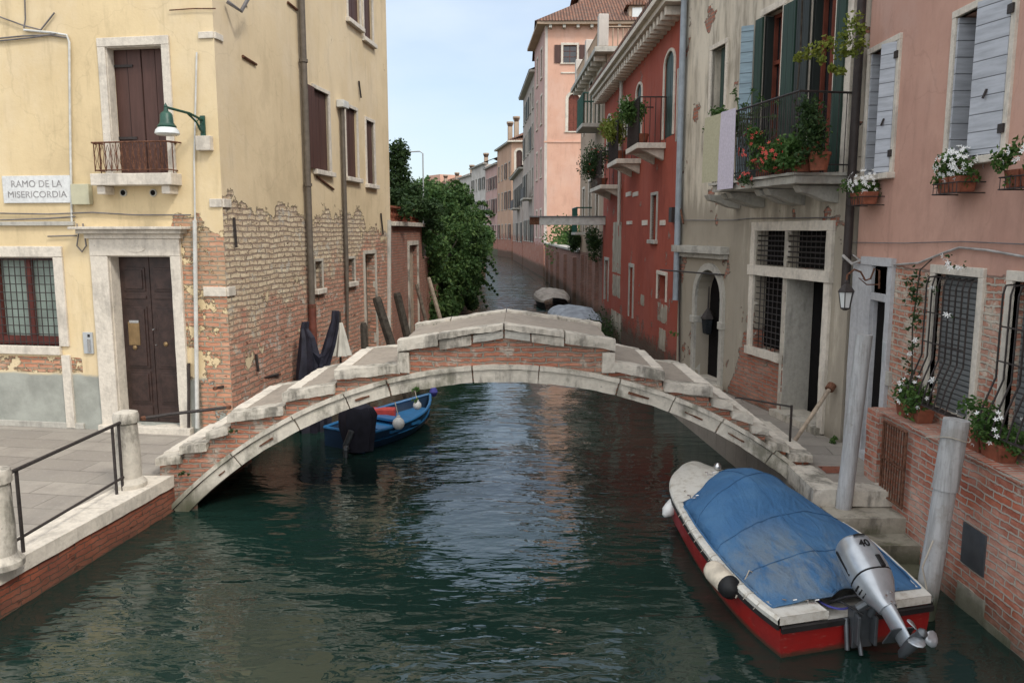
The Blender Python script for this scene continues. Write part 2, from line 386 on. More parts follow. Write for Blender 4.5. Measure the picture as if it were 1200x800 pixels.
# front wall of the yellow house: u is the distance left of the corner
def b_front(m, u, z):   # bricks right of the door, and a bare strip under the barred window
    strip = m.ma('MULTIPLY', m.sm(u, 2.35, 2.5), m.sm(m.ma('ABSOLUTE', m.ma('SUBTRACT', z, 1.42)), .09, .13, 9., 0.))
    return m.ma('MAXIMUM', m.sm(u, .75, 1.05, 3.5, 0.), strip)
MT['yellow_front'] = wallmat('yellow_front', (.70, .56, .34), (.60, .47, .28), ((.66, .30, .18), (.46, .20, .125), (.55, .46, .34)), bound=b_front, amp=1.0, dirt=.42, bare=.52, holes=.6, mort_w=.012, wobk=1.6,
    sandy=((.50, .39, .25), (.42, .31, .19), lambda m, u, z: m.sm(z, 1.2, 3.2, -.35, .0)), dado=((.37, .38, .34), 1.28, None), damp=.3, deep=.02,
    extra=lambda m, u, z, nm: m.ma('MULTIPLY', m.sm(u, .45, .55), m.ma('MULTIPLY', m.sm(m.ma('ABSOLUTE', m.ma('SUBTRACT', z, 1.42)), .10, .12), 1.) if 0 else m.sm(m.ma('ADD', z, m.ma('MULTIPLY', nm, .5)), 1.5, 1.6, 1., 0.)))
def b_side(m, u, z): return m.sm(u, 5.8, 6.4, 3.78, 3.45)
def s_side(m, u, z): return m.ma('SUBTRACT', z, m.ma('ADD', 1.95, m.ma('MULTIPLY', u, .17)))
MT['yellow_side'] = wallmat('yellow_side', (.68, .55, .36), (.59, .47, .30), ((.70, .35, .24), (.46, .21, .145), (.50, .38, .29)), bound=b_side, amp=1.2, dirt=.3, bare=.61, wash=((.50, .47, .41), .54), holes=.8, sandn=3.4, mort_w=.015, wobk=2.2, patch=.70,
    sandy=((.76, .65, .46), (.54, .41, .27), s_side), damp=.4, deep=.06, bw=.29, bh=.085)
MT['garden_brick'] = wallmat('garden_brick', (.3, .2, .15), (.3, .2, .15), ((.40, .17, .12), (.30, .13, .09), (.33, .27, .22)), bound=cst(40.), amp=.1, damp=.6)
MT['far_garden_brick'] = wallmat('far_garden_brick', (.25, .2, .17), (.3, .2, .15), ((.38, .19, .14), (.26, .14, .11), (.28, .22, .19)), bound=cst(40.), amp=.1, damp=.9)
MT['bridge_brick'] = wallmat('bridge_brick', (.34, .30, .25), (.28, .25, .21), ((.50, .19, .11), (.34, .13, .085), (.42, .36, .29)), bound=cst(40.), amp=.1, damp=.35, deep=.05, bh=.06, bw=.3,
    wash=((.42, .38, .32), .54), sandy=((.45, .36, .26), (.36, .27, .19), lambda m, u, z: -.3), wobk=2., mort_w=.012)
MT['quay_brick'] = wallmat('quay_brick', (.3, .2, .15), (.3, .2, .15), ((.34, .10, .055), (.20, .065, .045), (.17, .12, .09)), bound=cst(40.), amp=.1, damp=.16, wobk=2.2, holes=.6, mort_w=.006, bh=.06)
MT['low_brick'] = wallmat('low_brick', (.3, .27, .23), (.3, .2, .15), ((.52, .16, .09), (.32, .10, .065), (.66, .58, .49)), bound=cst(40.), amp=.1, damp=.3, wash=((.44, .38, .32), .60), deep=.03, wobk=1.5, mort_w=.01)
MT['pink'] = wallmat('pink', (.56, .34, .265), (.47, .275, .215), ((.52, .20, .12), (.34, .12, .08), (.66, .58, .48)), bound=lambda m, u, z: 3.0, amp=.1, dirt=.4, wobk=2., mort_w=.013,
    wash=((.55, .49, .40), .5), damp=.2, deep=.045)
def b_grey(m, u, z): return m.sm(m.ma('ABSOLUTE', m.ma('SUBTRACT', u, 2.15)), .5, 1.5, 1.75, .3)
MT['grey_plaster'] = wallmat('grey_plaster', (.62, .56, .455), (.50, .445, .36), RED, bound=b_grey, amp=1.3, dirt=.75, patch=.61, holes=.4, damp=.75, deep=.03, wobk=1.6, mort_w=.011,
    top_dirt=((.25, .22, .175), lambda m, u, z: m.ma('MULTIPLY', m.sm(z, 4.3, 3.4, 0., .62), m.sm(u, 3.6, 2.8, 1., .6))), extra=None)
MT['red_plaster'] = wallmat('red_plaster', (.36, .092, .06), (.29, .072, .048), ((.35, .14, .1), (.25, .1, .08), (.4, .36, .3)), bound=lambda m, u, z: .9, amp=1.6, dirt=.45, patch=.63, damp=1.)
MT['tan'] = wallmat('tan', (.42, .32, .235), (.34, .255, .19), RED, bound=lambda m, u, z: 2., amp=1., dirt=.5, damp=1.)
MT['salmon'] = wallmat('salmon', (.62, .38, .285), (.56, .33, .245), RED, bound=lambda m, u, z: 2.2, amp=1.2, dirt=.25, damp=1., bw=.4, bh=.12)
MT['grey_far'] = wallmat('grey_far', (.42, .36, .31), (.34, .28, .25), RED, bound=lambda m, u, z: 3., amp=1.4, dirt=.6, damp=1., bw=.4, bh=.12)
MT['rose_far'] = wallmat('rose_far', (.52, .33, .29), (.44, .29, .26), RED, bound=lambda m, u, z: 2.5, amp=1.2, dirt=.6, damp=1., bw=.4, bh=.12)
MT['brick_far'] = wallmat('brick_far', (.50, .32, .22), (.44, .28, .20), RED, bound=lambda m, u, z: 3., amp=1.4, dirt=.5, damp=1., bw=.4, bh=.12)
MT['white_far'] = wallmat('white_far', (.58, .54, .49), (.46, .42, .38), RED, bound=lambda m, u, z: 2.5, amp=1.2, dirt=.6, damp=1., bw=.4, bh=.12)
MT['stone'] = stone('stone', (.68, .62, .53), .45, grime=.5)
MT['stone_old'] = stone('stone_old', (.55, .505, .43), .34, grime=.95, green=.12)
MT['step_stone'] = stone('step_stone', (.36, .33, .27), .4, grime=.9, green=.45)
MT['stone_grey'] = stone('stone_grey', (.46, .44, .39), .5, grime=.6)
MT['arch_stone'] = stone('arch_stone', (.60, .555, .47), .36, grime=.85, green=.3)
MT['deck'] = stone('deck', (.33, .285, .235), .7, grime=.6)
MT['sign_stone'] = stone('sign_stone', (.70, .71, .70), .75, grime=.35)
MT['sign_ink'] = plain('sign_ink', (.30, .29, .29), .8, .1, var=.3)
def paving():
    m = M('paving', .85, .25); p = m.pos(); x, y, z = m.sep(p)
    # rotate to the quay
    q = m.comb(m.ma('SUBTRACT', x, m.ma('MULTIPLY', y, .125)), m.ma('ADD', y, m.ma('MULTIPLY', x, .15)))
    bt = m.n('TexBrick', {'offset': .37}, Vector=q, Color1=(0, 0, 0), Color2=(1, 1, 1), Mortar=(.5, .5, .5), Scale=1., Mortar_Size=.008, Mortar_Smooth=.3, Brick_Width=1.05, Row_Height=.43)
    n = m.noise(p, 3., 7, .6); b = m.noise(p, 22., 5, .6); l = m.noise(p, .7, 3, .5)
    k = m.mix(bt.outputs[0], (.25, .225, .195), (.32, .29, .25)); k = m.mix(m.ma('MULTIPLY', m.sm(n, .4, .65), .55), k, (.23, .205, .18))
    k = m.mix(m.ma('MULTIPLY', m.sm(b, .5, .8), .3), k, (.46, .44, .41)); k = m.mix(m.sm(l, .5, .75, 0., .35), k, (.20, .185, .17))
    k = m.mix(m.ma('MULTIPLY', m.ma('MULTIPLY', bt.outputs[1], m.sm(n, .35, .6, .25, .9)), .8), k, (.14, .125, .105)); m.col(k)
    m.bump(m.ma('SUBTRACT', m.ma('MULTIPLY', b, .4), bt.outputs[1]), .008, 1.); return m.m
MT['paving'] = paving()
MT['shut_brown'] = boards('shut_brown', (.085, .042, .034), .22)
MT['shut_green'] = boards('shut_green', (.022, .05, .036), .14)
MT['shut_dark'] = boards('shut_dark', (.025, .032, .03), .14)
MT['shut_grey'] = boards('shut_grey', (.46, .48, .52), .16, axis='z', groove=.008)
MT['shut_blue'] = boards('shut_blue', (.27, .37, .43), .16, axis='z')
MT['louvre'] = boards('louvre', (.19, .20, .20), .055, axis='z', groove=.014)
MT['wood_frame'] = plain('wood_frame', (.16, .045, .028), .55, .3)
MT['door_wood'] = plain('door_wood', (.040, .022, .018), .45, .4, var=.4, nscale=9)
MT['win_wood'] = plain('win_wood', (.13, .035, .028), .55)
MT['old_wood'] = plain('old_wood', (.16, .13, .10), .85, var=.5, nscale=12)
MT['dark_wood'] = plain('dark_wood', (.055, .046, .036), .85, var=.5, nscale=12, bump=.01)
MT['pale_wood'] = plain('pale_wood', (.36, .29, .22), .8, var=.3, nscale=12)
MT['iron'] = plain('iron', (.035, .028, .026), .6, .4, var=.4, nscale=30)
MT['rust'] = plain('rust', (.14, .065, .04), .9, .2, var=.5, nscale=25)
MT['brown_pipe'] = plain('brown_pipe', (.12, .10, .08), .6, var=.2, nscale=9)
MT['rust_pipe'] = plain('rust_pipe', (.15, .05, .035), .6, var=.3)
MT['grey_pipe'] = plain('grey_pipe', (.27, .31, .35), .45, .5, var=.15)
MT['dark_pipe'] = plain('dark_pipe', (.045, .035, .032), .6, var=.3)
MT['white_pipe'] = plain('white_pipe', (.55, .55, .52), .6, var=.2)
MT['cable'] = plain('cable', (.16, .15, .15), .7, var=.3)
MT['pale_cable'] = plain('pale_cable', (.38, .36, .34), .7, var=.3)
MT['pole_grey'] = plain('pole_grey', (.38, .38, .38), .6, .3, var=.3, nscale=5)
def polemat():
    m = M('pole_weathered', .65, .3); p = m.pos(); z = m.sep(p)[2]
    st = m.noise(scl(m, p, (1, 1, .08)), 26., 6, .65); n = m.noise(p, 5., 6, .65); f = m.noise(p, 40., 4, .6)
    k = m.mix(m.sm(st, .35, .7), (.42, .42, .42), (.27, .27, .265)); k = m.mix(m.ma('MULTIPLY', m.sm(n, .5, .7), .5), k, (.23, .21, .18)); k = m.mix(m.ma('MULTIPLY', m.sm(f, .6, .75), .4), k, (.14, .12, .10))
    zz = m.ma('ADD', z, m.ma('MULTIPLY', m.ma('SUBTRACT', n, .5), .45)); k = m.mix(m.sm(zz, .12, .42, .92, 0.), k, (.05, .06, .03))
    m.col(k); m.bump(m.ma('ADD', st, m.ma('MULTIPLY', f, .3)), .006, .8); return m.m
MT['pole_weathered'] = polemat()
MT['jamb_grey'] = stone('jamb_grey', (.50, .50, .51), .6, grime=.4)
MT['black'] = plain('black', (.012, .012, .013), .5, var=.2)
MT['green_paint'] = plain('green_paint', (.010, .065, .042), .45, .5, var=.3)
MT['lamp_glass'] = plain('lamp_glass', (.62, .64, .63), .25, .5, var=.05, bump=0)
MT['brass'] = plain('brass', (.26, .17, .08), .5, .5, .5)
MT['box_beige'] = plain('box_beige', (.47, .45, .32), .6, var=.08)
MT['box_grey'] = plain('box_grey', (.40, .42, .43), .4, var=.1)
MT['terracotta'] = plain('terracotta', (.24, .08, .045), .85, var=.4)
MT['curtain'] = plain('curtain', (.28, .34, .30), .8, var=.15, nscale=4)
MT['towel_olive'] = plain('towel_olive', (.42, .40, .28), .95, var=.1, nscale=30)
MT['towel_lilac'] = plain('towel_lilac', (.52, .48, .56), .95, var=.12, nscale=30)
MT['tarp_dark'] = plain('tarp_dark', (.022, .022, .034), .7, var=.4, nscale=5)
MT['tarp_white'] = plain('tarp_white', (.55, .53, .47), .85, var=.15, nscale=5)
MT['tarp_grey'] = plain('tarp_grey', (.34, .37, .41), .8, var=.3, nscale=3)
MT['tarp_tan'] = plain('tarp_tan', (.32, .28, .24), .85, var=.3, nscale=3)
MT['boat_blue'] = plain('boat_blue', (.022, .14, .32), .4, .5, var=.2, nscale=3)
MT['boat_blue_shade'] = plain('boat_blue_shade', (.012, .035, .075), .4, .5, var=.2, nscale=3)  # boat blue darkened: the outer hull's shade is put into the colour
def hullmat():
    m = M('boat_red', .45, .45); p = m.pos(); z = m.sep(p)[2]; a = m.noise(p, 4., 6, .65); b = m.noise(scl(m, p, (1, 1, 6)), 9., 6, .7)
    k = m.mix(m.sm(a, .35, .7), (.30, .014, .012), (.21, .012, .011)); k = m.mix(m.ma('MULTIPLY', m.sm(b, .58, .7), .55), k, (.36, .14, .11))
    zz = m.ma('ADD', z, m.ma('MULTIPLY', m.ma('SUBTRACT', b, .5), .09)); k = m.mix(m.sm(zz, .015, .06, .85, 0.), k, (.045, .035, .022)); m.col(k)
    m.set(m.b.inputs['Roughness'], m.sm(a, .3, .7, .35, .6)); return m.m
MT['boat_red'] = hullmat()
MT['boat_dark'] = plain('boat_dark', (.02, .018, .018), .6, var=.3)
MT['buoy'] = plain('buoy', (.62, .62, .60), .4, .5, var=.2, nscale=7)
MT['buoy_old'] = plain('buoy_old', (.60, .53, .42), .55, .4, var=.3, nscale=7)
MT['rope'] = plain('rope', (.40, .36, .30), .9)
MT['rope_blue'] = plain('rope_blue', (.06, .06, .25), .9)
MT['red_plastic'] = plain('red_plastic', (.45, .06, .05), .5)
MT['petal'] = plain('petal', (.80, .80, .78), .7, var=.05, bump=0)
MT['petal_red'] = plain('petal_red', (.62, .10, .08), .7, var=.2, bump=0)
MT['tiles'] = tiles('tiles')
def _m(name, c, rough, met, spec=.5):
    m = M(name, rough, spec, met); m.col(m.mix(m.sm(m.noise(m.pos(), 9., 5), .35, .7), c, tuple(x*.8 for x in c))); return m.m
MT['motor'] = _m('motor', (.42, .45, .48), .32, .55)
MT['motor_dark'] = _m('motor_dark', (.11, .12, .13), .35, .5)
MT['chrome'] = _m('chrome', (.6, .6, .6), .2, .9)
MT['glass'] = _m('glass', (.02, .024, .028), .08, 0., .8)
MT['dark'] = _m('dark', (.01, .009, .009), .9, 0., .1)
def gel():
    m = M('gelcoat', .35, .5); p = m.pos(); a = m.noise(p, 9, 7, .7); b = m.noise(p, 40, 4, .7)
    k = m.mix(m.sm(a, .45, .75), (.66, .64, .58), (.42, .38, .31)); k = m.mix(m.ma('MULTIPLY', m.sm(b, .6, .75), .5), k, (.25, .22, .18)); m.col(k); return m.m
MT['gelcoat'] = gel()
def cover():
    m = M('cover_blue', .75, .25); p = m.pos(); a = m.noise(p, 2.2, 6, .62); b = m.noise(p, 60, 3, .6); c = m.noise(scl(m, p, (1.2, .5, 1)), 3.1, 7, .7)
    k = m.mix(m.sm(a, .35, .7), (.042, .125, .26), (.065, .16, .295))
    x, y, z = m.sep(p)
    d = m.n('VectorMath', {'operation': 'DISTANCE'}, i0=m.vm('MULTIPLY', p, (1, 1.1, 0)), i1=(2.5, 7.4, 0)).outputs[1]
    f = m.ma('MULTIPLY', m.sm(d, .25, 1.1, 1., 0.), m.sm(c, .42, .62))
    k = m.mix(m.ma('MULTIPLY', f, .5), k, (.22, .23, .20)); k = m.mix(m.sm(b, .5, .9, 0., .25), k, (.03, .10, .24))
    m.col(k); w = m.ma('ABSOLUTE', m.ma('SUBTRACT', m.noise(scl(m, p, (2.2, .8, 1)), 2.0, 3, .5, .8), .5)); m.bump(m.ma('ADD', m.ma('MULTIPLY', w, -2.), m.ma('ADD', m.ma('MULTIPLY', a, 2.), m.ma('MULTIPLY', b, .2))), .025, 1.); return m.m
MT['cover_blue'] = cover(); MT['cover_seam'] = plain('cover_seam', (.045, .12, .24), .8)
MT['leaf'] = leafmat('leaf', (.035, .085, .02), (.10, .17, .04), (.05, .11, .025))
MT['leaf_bush'] = leafmat('leaf_bush', (.03, .07, .018), (.095, .155, .04), (.045, .10, .03))
MT['leaf_dark'] = leafmat('leaf_dark', (.018, .045, .015), (.05, .09, .025), (.03, .06, .02))
MT['leaf_yellow'] = leafmat('leaf_yellow', (.16, .20, .03), (.26, .27, .05), (.12, .17, .03))
MT['leaf_ground'] = plain('leaf_ground', (.10, .10, .06), .95)
def water():
    m = M('water', .015, .5); m.b.inputs['IOR'].default_value = 1.7
    p = m.pos(); x, y, z = m.sep(p)
    k = m.mix(m.sm(m.noise(p, .22, 3, .5), .35, .65), (.006, .021, .017), (.011, .030, .023)); m.col(k)
    a = m.noise(scl(m, p, (.5, 1.4, 0)), 2.6, 2, .45, .5); b = m.noise(scl(m, p, (.8, 1.8, 0)), 5.5, 2, .5, .6); c = m.noise(scl(m, p, (.6, 1., 0)), .9, 3, .5)
    patch = m.sm(m.noise(p, .33, 3, .55), .36, .62, .35, 1.)
    far = m.sm(y, 10., 34., 1., 1.2); fw_ = m.ma('MULTIPLY', m.noise(scl(m, p, (.16, .75, 0)), 2.2, 3, .55, .2), m.sm(y, 12., 40., 0., FARW))
    h = m.ma('ADD', m.ma('MULTIPLY', a, 1.0), m.ma('ADD', m.ma('MULTIPLY', b, .36), m.ma('MULTIPLY', c, .7)))
    h = m.ma('ADD', m.ma('MULTIPLY', m.ma('MULTIPLY', h, patch), far), fw_)
    m.bump(h, .036, 1.); return m.m
MT['water'] = water()

# ------------------------------------------------------------------ water and sky
mb = MB(); mb.quad((-300, -60, 0), (300, -60, 0), (300, 500, 0), (-300, 500, 0)); struct(mb.build('water', 'water'))
W_ = bpy.data.worlds.new('World'); sc.world = W_; W_.use_nodes = True; nt = W_.node_tree
bg = nt.nodes['Background']; sky = nt.nodes.new('ShaderNodeTexSky'); sky.sky_type = 'NISHITA'; sky.sun_disc = False
SUN_EL, SUN_AZ = math.radians(47), math.radians(SUNAZ)     # azimuth clockwise from +Y
sky.sun_elevation = SUN_EL; sky.sun_rotation = SUN_AZ; sky.dust_density = 1.5; sky.ozone_density = 1.; sky.air_density = 1.
tc = nt.nodes.new('ShaderNodeTexCoord'); mp = nt.nodes.new('ShaderNodeMapping'); mp.inputs['Scale'].default_value = (1.2, 1.2, 3.2)
nz = nt.nodes.new('ShaderNodeTexNoise'); nz.inputs['Scale'].default_value = 1.7; nz.inputs['Detail'].default_value = 6
mr = nt.nodes.new('ShaderNodeMapRange'); mr.interpolation_type = 'SMOOTHSTEP'
for i, v in ((1, .34), (2, .75), (3, .3), (4, .85)): mr.inputs[i].default_value = v
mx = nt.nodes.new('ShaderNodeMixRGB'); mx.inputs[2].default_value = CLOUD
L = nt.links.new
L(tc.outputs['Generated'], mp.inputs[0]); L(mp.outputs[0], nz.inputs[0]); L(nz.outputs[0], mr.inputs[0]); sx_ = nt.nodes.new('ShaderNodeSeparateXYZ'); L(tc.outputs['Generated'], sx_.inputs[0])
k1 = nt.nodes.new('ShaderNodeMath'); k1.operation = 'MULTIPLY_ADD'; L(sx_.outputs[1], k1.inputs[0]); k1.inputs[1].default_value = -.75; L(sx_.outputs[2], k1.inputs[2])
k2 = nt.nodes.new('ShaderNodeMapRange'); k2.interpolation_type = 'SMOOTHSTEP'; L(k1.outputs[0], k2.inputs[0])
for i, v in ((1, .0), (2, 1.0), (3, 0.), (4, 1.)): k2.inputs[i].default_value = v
cc = nt.nodes.new('ShaderNodeMixRGB'); L(k2.outputs[0], cc.inputs[0]); cc.inputs[1].default_value = CLOUD; cc.inputs[2].default_value = FILL_SKY; L(cc.outputs[0], mx.inputs[2])  # unseen brighter sky added overhead and behind camera to lift shaded walls
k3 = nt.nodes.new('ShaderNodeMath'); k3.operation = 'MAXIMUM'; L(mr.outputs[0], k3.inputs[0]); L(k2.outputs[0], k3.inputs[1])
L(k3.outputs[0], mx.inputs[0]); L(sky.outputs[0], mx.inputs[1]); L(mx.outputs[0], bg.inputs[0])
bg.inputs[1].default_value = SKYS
sl = bpy.data.lights.new('sun', 'SUN'); sl.energy = SUNS; sl.angle = math.radians(10); sl.color = (1, .95, .86)
so = bpy.data.objects.new('sun', sl); C.objects.link(so)
dirv = Vector((math.sin(SUN_AZ)*math.cos(SUN_EL), math.cos(SUN_AZ)*math.cos(SUN_EL), math.sin(SUN_EL)))
so.rotation_euler = dirv.to_track_quat('Z', 'Y').to_euler(); so.location = (0, -5, 30)
cam = bpy.data.cameras.new('camera'); co = bpy.data.objects.new('camera', cam); C.objects.link(co); sc.camera = co
cam.sensor_width = 36; cam.lens = 36*F/1200; cam.clip_end = 2000; cam.clip_start = .05
co.location = (0, 0, H); co.rotation_euler = (PI/2-PITCH, 0, YAW)
sc.view_settings.view_transform = 'Standard'; sc.view_settings.look = 'None'; sc.view_settings.gamma = 1; sc.view_settings.exposure = EXPO
# ------------------------------------------------------------------ left quay
Q = .45
def qx(y, off=0.): return -4.27+.1285*(y-8.95)+off     # quay edge line
LF = Wall((-4.2, 11.17), (-8.03, 11.75)); LS = Wall((-4.2, 11.17), (-3.15, 19.57))
def lfy(x): return 11.17+(-4.2-x)*.1514
mb = MB(); mb.add([(qx(-8, -.4), -8, Q), (qx(9.28, -.4), 9.28, Q), (qx(9.28), 9.28, Q), (-4.25, 11.3, Q), (-4.2, 11.4, Q), (-22, lfy(-22)+.2, Q), (-22, -8, Q)], [(0, 1, 2, 3, 4, 5, 6)])
struct(mb.build('pavement', 'paving'))
mb = MB()
y = 9.235; random.seed(3)
while y > -6:
    L_ = random.uniform(1.0, 1.7); y2 = y-L_
    mb.hexa([(qx(y2, -.42), y2+.006, Q-.135), (qx(y2, .0), y2+.006, Q-.135), (qx(y, .0), y, Q-.135), (qx(y, -.42), y, Q-.135),
             (qx(y2, -.42), y2+.006, Q+.012), (qx(y2, .0), y2+.006, Q+.012), (qx(y, .0), y, Q+.012), (qx(y, -.42), y, Q+.012)]); y = y2
struct(mb.build('quay_kerb', 'stone', rough=.005, cut=.2))
mb = MB(); mb.hexa([(qx(-8, -.4), -8, -1.5), (qx(-8, -.03), -8, -1.5), (qx(11.3, -.03), 11.3, -1.5), (qx(11.3, -.4), 11.3, -1.5), (qx(-8, -.4), -8, Q-.13), (qx(-8, -.03), -8, Q-.13), (qx(11.3, -.03), 11.3, Q-.13), (qx(11.3, -.4), 11.3, Q-.13)])
struct(mb.build('quay', 'quay_brick'))
# stone posts and iron railings
def stone_post(x, y, label, k=1.):
    t = thing('stone_post', (x, y, Q+.012), label, 'post', 'stone posts along the quay')
    z = Q+.012
    MB().lathe((x, y, z), [(.185, 0), (.185, .05), (.15, .09), (.135, .11)], 20).build('base', 'stone_old', t, smooth=True)
    MB().lathe((x, y, z+.1), [(.13, 0), (.135, .25), (.125, .5), (.118, .66)], 20).build('shaft', 'stone_old', t, smooth=True)
    MB().lathe((x, y, z+.75), [(.12, 0), (.14, .015), (.143, .09), (.13, .13), (.06, .15), (.0, .152)], 20).build('cap', 'stone_old', t, smooth=True)
    return t
p1 = G(153, 570, Q); p2 = G(2, 664, Q)
stone_post(p1.x, p1.y, 'weathered white stone post at the foot of the bridge where the quay railing ends')
stone_post(p2.x, p2.y, 'weathered white stone post at the left edge, nearer end of the iron quay railing')
def railing(a, b, label):
    t = thing('railing', ((a.x+b.x)/2, (a.y+b.y)/2, Q), label, 'railing')
    d = (b-a); d.z = 0; n = d.normalized()
    MB().tube([a+n*.12+Vector((0, 0, .80)), b-n*.12+Vector((0, 0, .80))], .019, 8).build('top_rail', 'iron', t)
    MB().tube([a+n*.14+Vector((0, 0, .16)), b-n*.14+Vector((0, 0, .16))], .015, 8).build('bottom_rail', 'iron', t)
    for q in (a+n*.17, a+n*.30, b-n*.30, b-n*.19):
        MB().tube([q+Vector((0, 0, -.01)), q+Vector((0, 0, .80))], .017, 8).build('upright', 'iron', t)
railing(Vector((p1.x, p1.y, Q)), Vector((p2.x, p2.y, Q)), 'black iron quay railing between the two stone posts')
# thick iron handrails leading on to the bridge
def handrail(pts, label, r=.02):
    pts = [Vector(p) for p in pts]; t = thing('handrail', pts[0], label, 'handrail')
    MB().tube(pts, r, 8).build('rail', 'iron', t)
    for q in (pts[0], pts[-1]): MB().lathe(q-Vector((0, 0, .03)), [(.0, 0), (.03, .01), (.035, .03), (.03, .05), (0, .06)], 10).build('end_knob', 'rust', t, smooth=True)
handrail([Yp(168, 490, 9.0), Yp(200, 485, 9.1), Yp(268, 477, 9.32)], 'dark iron bar running from the stone post to the first bridge parapet stone')
w0 = LS.P(.1, 1.22, .25); handrail([Yp(252, 455, 11.0), LS.P(1.55, 1.08, .03)], 'dark iron handrail fixed to the brick side wall beside the bridge steps', .022)

# ------------------------------------------------------------------ yellow corner house
yh = thing('corner_house', (-6, 14, Q), 'yellow plastered corner house with brick showing through its lower side wall', 'house')
ops = []
# french window with little balcony
a, b, z0, z1 = LF.r(129, 54, 194, 204)
o = (a, b, z0, z1); ops.append(o)
mb = MB(); surround(mb, LF, a, b, z0, z1, .12, .03, -.05); fw = mb.build('french_window', 'stone', yh, bevel=.006); lining(LF, fw, a, b, z0, z1, .14, 'stone')
k = (b-a)/4
for i in range(4): MB().wb(LF, a+i*k+.004, a+(i+1)*k-.004, z0, z1-.004, -.19, -.145-.012*(i % 2)).build('shutter', 'shut_brown', fw, bevel=.004)
for zz in (z0+.5, z1-.25): MB().wb(LF, b-.3, b-.01, zz, zz+.035, -.145, -.13).build('hinge', 'iron', fw)
bal = MB().wb(LF, a-.19, b+.2, z0-.17, z0-.005, -.02, .26); bo = bal.build('balcony', 'stone', yh, bevel=.01, rough=.004, cut=.2)
for s_ in (a-.12, b+.02): MB().wb(LF, s_, s_+.13, z0-.29, z0-.175, -.02, .2).build('bracket', 'stone', bo, bevel=.012)
mb = MB(); zt = z0+.42; A, B_ = a-.13, b+.13
mb.tube([LF.P(A-.08, zt, .01), LF.P(A-.03, zt, .23), LF.P(B_+.03, zt, .23), LF.P(B_+.12, zt, .01)], .012, 6)
mb.tube([LF.P(A, z0+.04, .0), LF.P(A, z0+.04, .23), LF.P(B_, z0+.04, .23), LF.P(B_, z0+.04, .0)], .01, 6)
n_ = 13
for i in range(n_+1):
    s_ = A+(B_-A)*i/n_; w = (B_-A)/n_*.42
    mb.tube([LF.P(s_, z0+.02, .23), LF.P(s_, zt, .23)], .007, 5)
    if i < n_:
        s_ += (B_-A)/n_/2
        mb.tube([LF.P(s_-w, z0+.05, .23), LF.P(s_-w*.3, z0+.16, .235), LF.P(s_-w*.9, z0+.27, .235), LF.P(s_, zt-.03, .23), LF.P(s_+w*.9, z0+.27, .235), LF.P(s_+w*.3, z0+.16, .235), LF.P(s_+w, z0+.05, .23)], .005, 4)
for q in (A, B_): mb.tube([LF.P(q, zt, .23), LF.P(q, zt, 0)], .012, 6); mb.tube([LF.P(q, z0, .1), LF.P(q, zt, .1)], .008, 5)
mb.build('railing', 'rust', bo)
for px_ in (145, 180):
    s_, z_ = LF.px(px_, 226); f_ = MB().lathe(LF.P(s_, z_, .0), [(.055, 0), (.055, .015), (.042, .018)], 18, (*LF.n, 0)).build('vent', 'stone_grey', yh, smooth=True)
    MB().lathe(LF.P(s_, z_, .012), [(.038, 0), (.038, .008)], 14, (*LF.n, 0)).build('grille', 'dark', f_)
# front door
a, b, z0, z1 = LF.r(135, 300, 207, 499); z0 = Q+.1; ops.append((a, b, z0, z1))
mb = MB(); mb.wb(LF, b, b+.28, Q, z1, -.05, .05); mb.wb(LF, a-.16, a, Q, z1, -.05, .05); mb.wb(LF, a-.16, b+.28, z1, z1+.25, -.05, .054); mb.wb(LF, a-.2, b+.3, Q-.02, Q+.1, -.2, .12)
dr = mb.build('front_door', 'stone', yh, bevel=.008, rough=.003, cut=.25); lining(LF, dr, a, b, z0, z1, .19, 'stone')
co_ = MB(); zc = z1+.25
co_.wb(LF, a-.2, b+.33, zc, zc+.07, -.03, .08); co_.wb(LF, a-.26, b+.4, zc+.07, zc+.13, -.03, .16); co_.wb(LF, a-.32, b+.46, zc+.13, zc+.17, -.03, .24); co_.build('cornice', 'stone', dr, bevel=.008)
m_ = (a+b)/2
for x0, x1 in ((a+.005, m_-.004), (m_+.004, b-.005)):
    lf = MB(); lf.wb(LF, x0, x1, z0+.005, z1-.005, -.24, -.19); w = x1-x0
    for (u0, u1, v0, v1) in ((.14, .86, .03, .10), (.14, .86, .115, .31), (.14, .86, .33, .70), (.14, .86, .745, .765), (.14, .86, .79, .93)):
        hgt = z1-z0; q = (x0+w*u0, x0+w*u1, z0+hgt*v0, z0+hgt*v1)
        lf.wb(LF, *q, -.191, -.175); 
        if v1-v0 > .1: lf.wb(LF, q[0]+.035, q[1]-.035, q[2]+.035, q[3]-.035, -.18, -.160)
    lf.build('door_leaf', 'door_wood', dr, bevel=.006)
q = LF.r(152, 377, 165, 404, -.18); MB().wb(LF, *q, -.176, -.150).build('letter_box', 'brass', dr, bevel=.004)
q = LF.r(153, 375, 164, 378, -.18); MB().wb(LF, *q, -.16, -.145).build('letter_slot', 'chrome', dr)
for (x, y_, r_) in ((159, 407, .035), (195, 403, .035), (181, 386, .018), (184, 404, .014)):
    s_, z_ = LF.px(x, y_, -.17); MB().lathe(LF.P(s_, z_, -.16), [(r_, 0), (r_, .012), (r_*.4, .03)], 12, (*LF.n, 0)).build('knob', 'brass' if r_ > .03 else 'chrome', dr, smooth=True)
s_, z_ = LF.px(162, 292); MB().lathe(LF.P(s_, z_, .05), [(.045, 0), (.045, .012)], 18, (*LF.n, 0), 1., 3.).build('number_plate', 'stone', dr, bevel=.003)
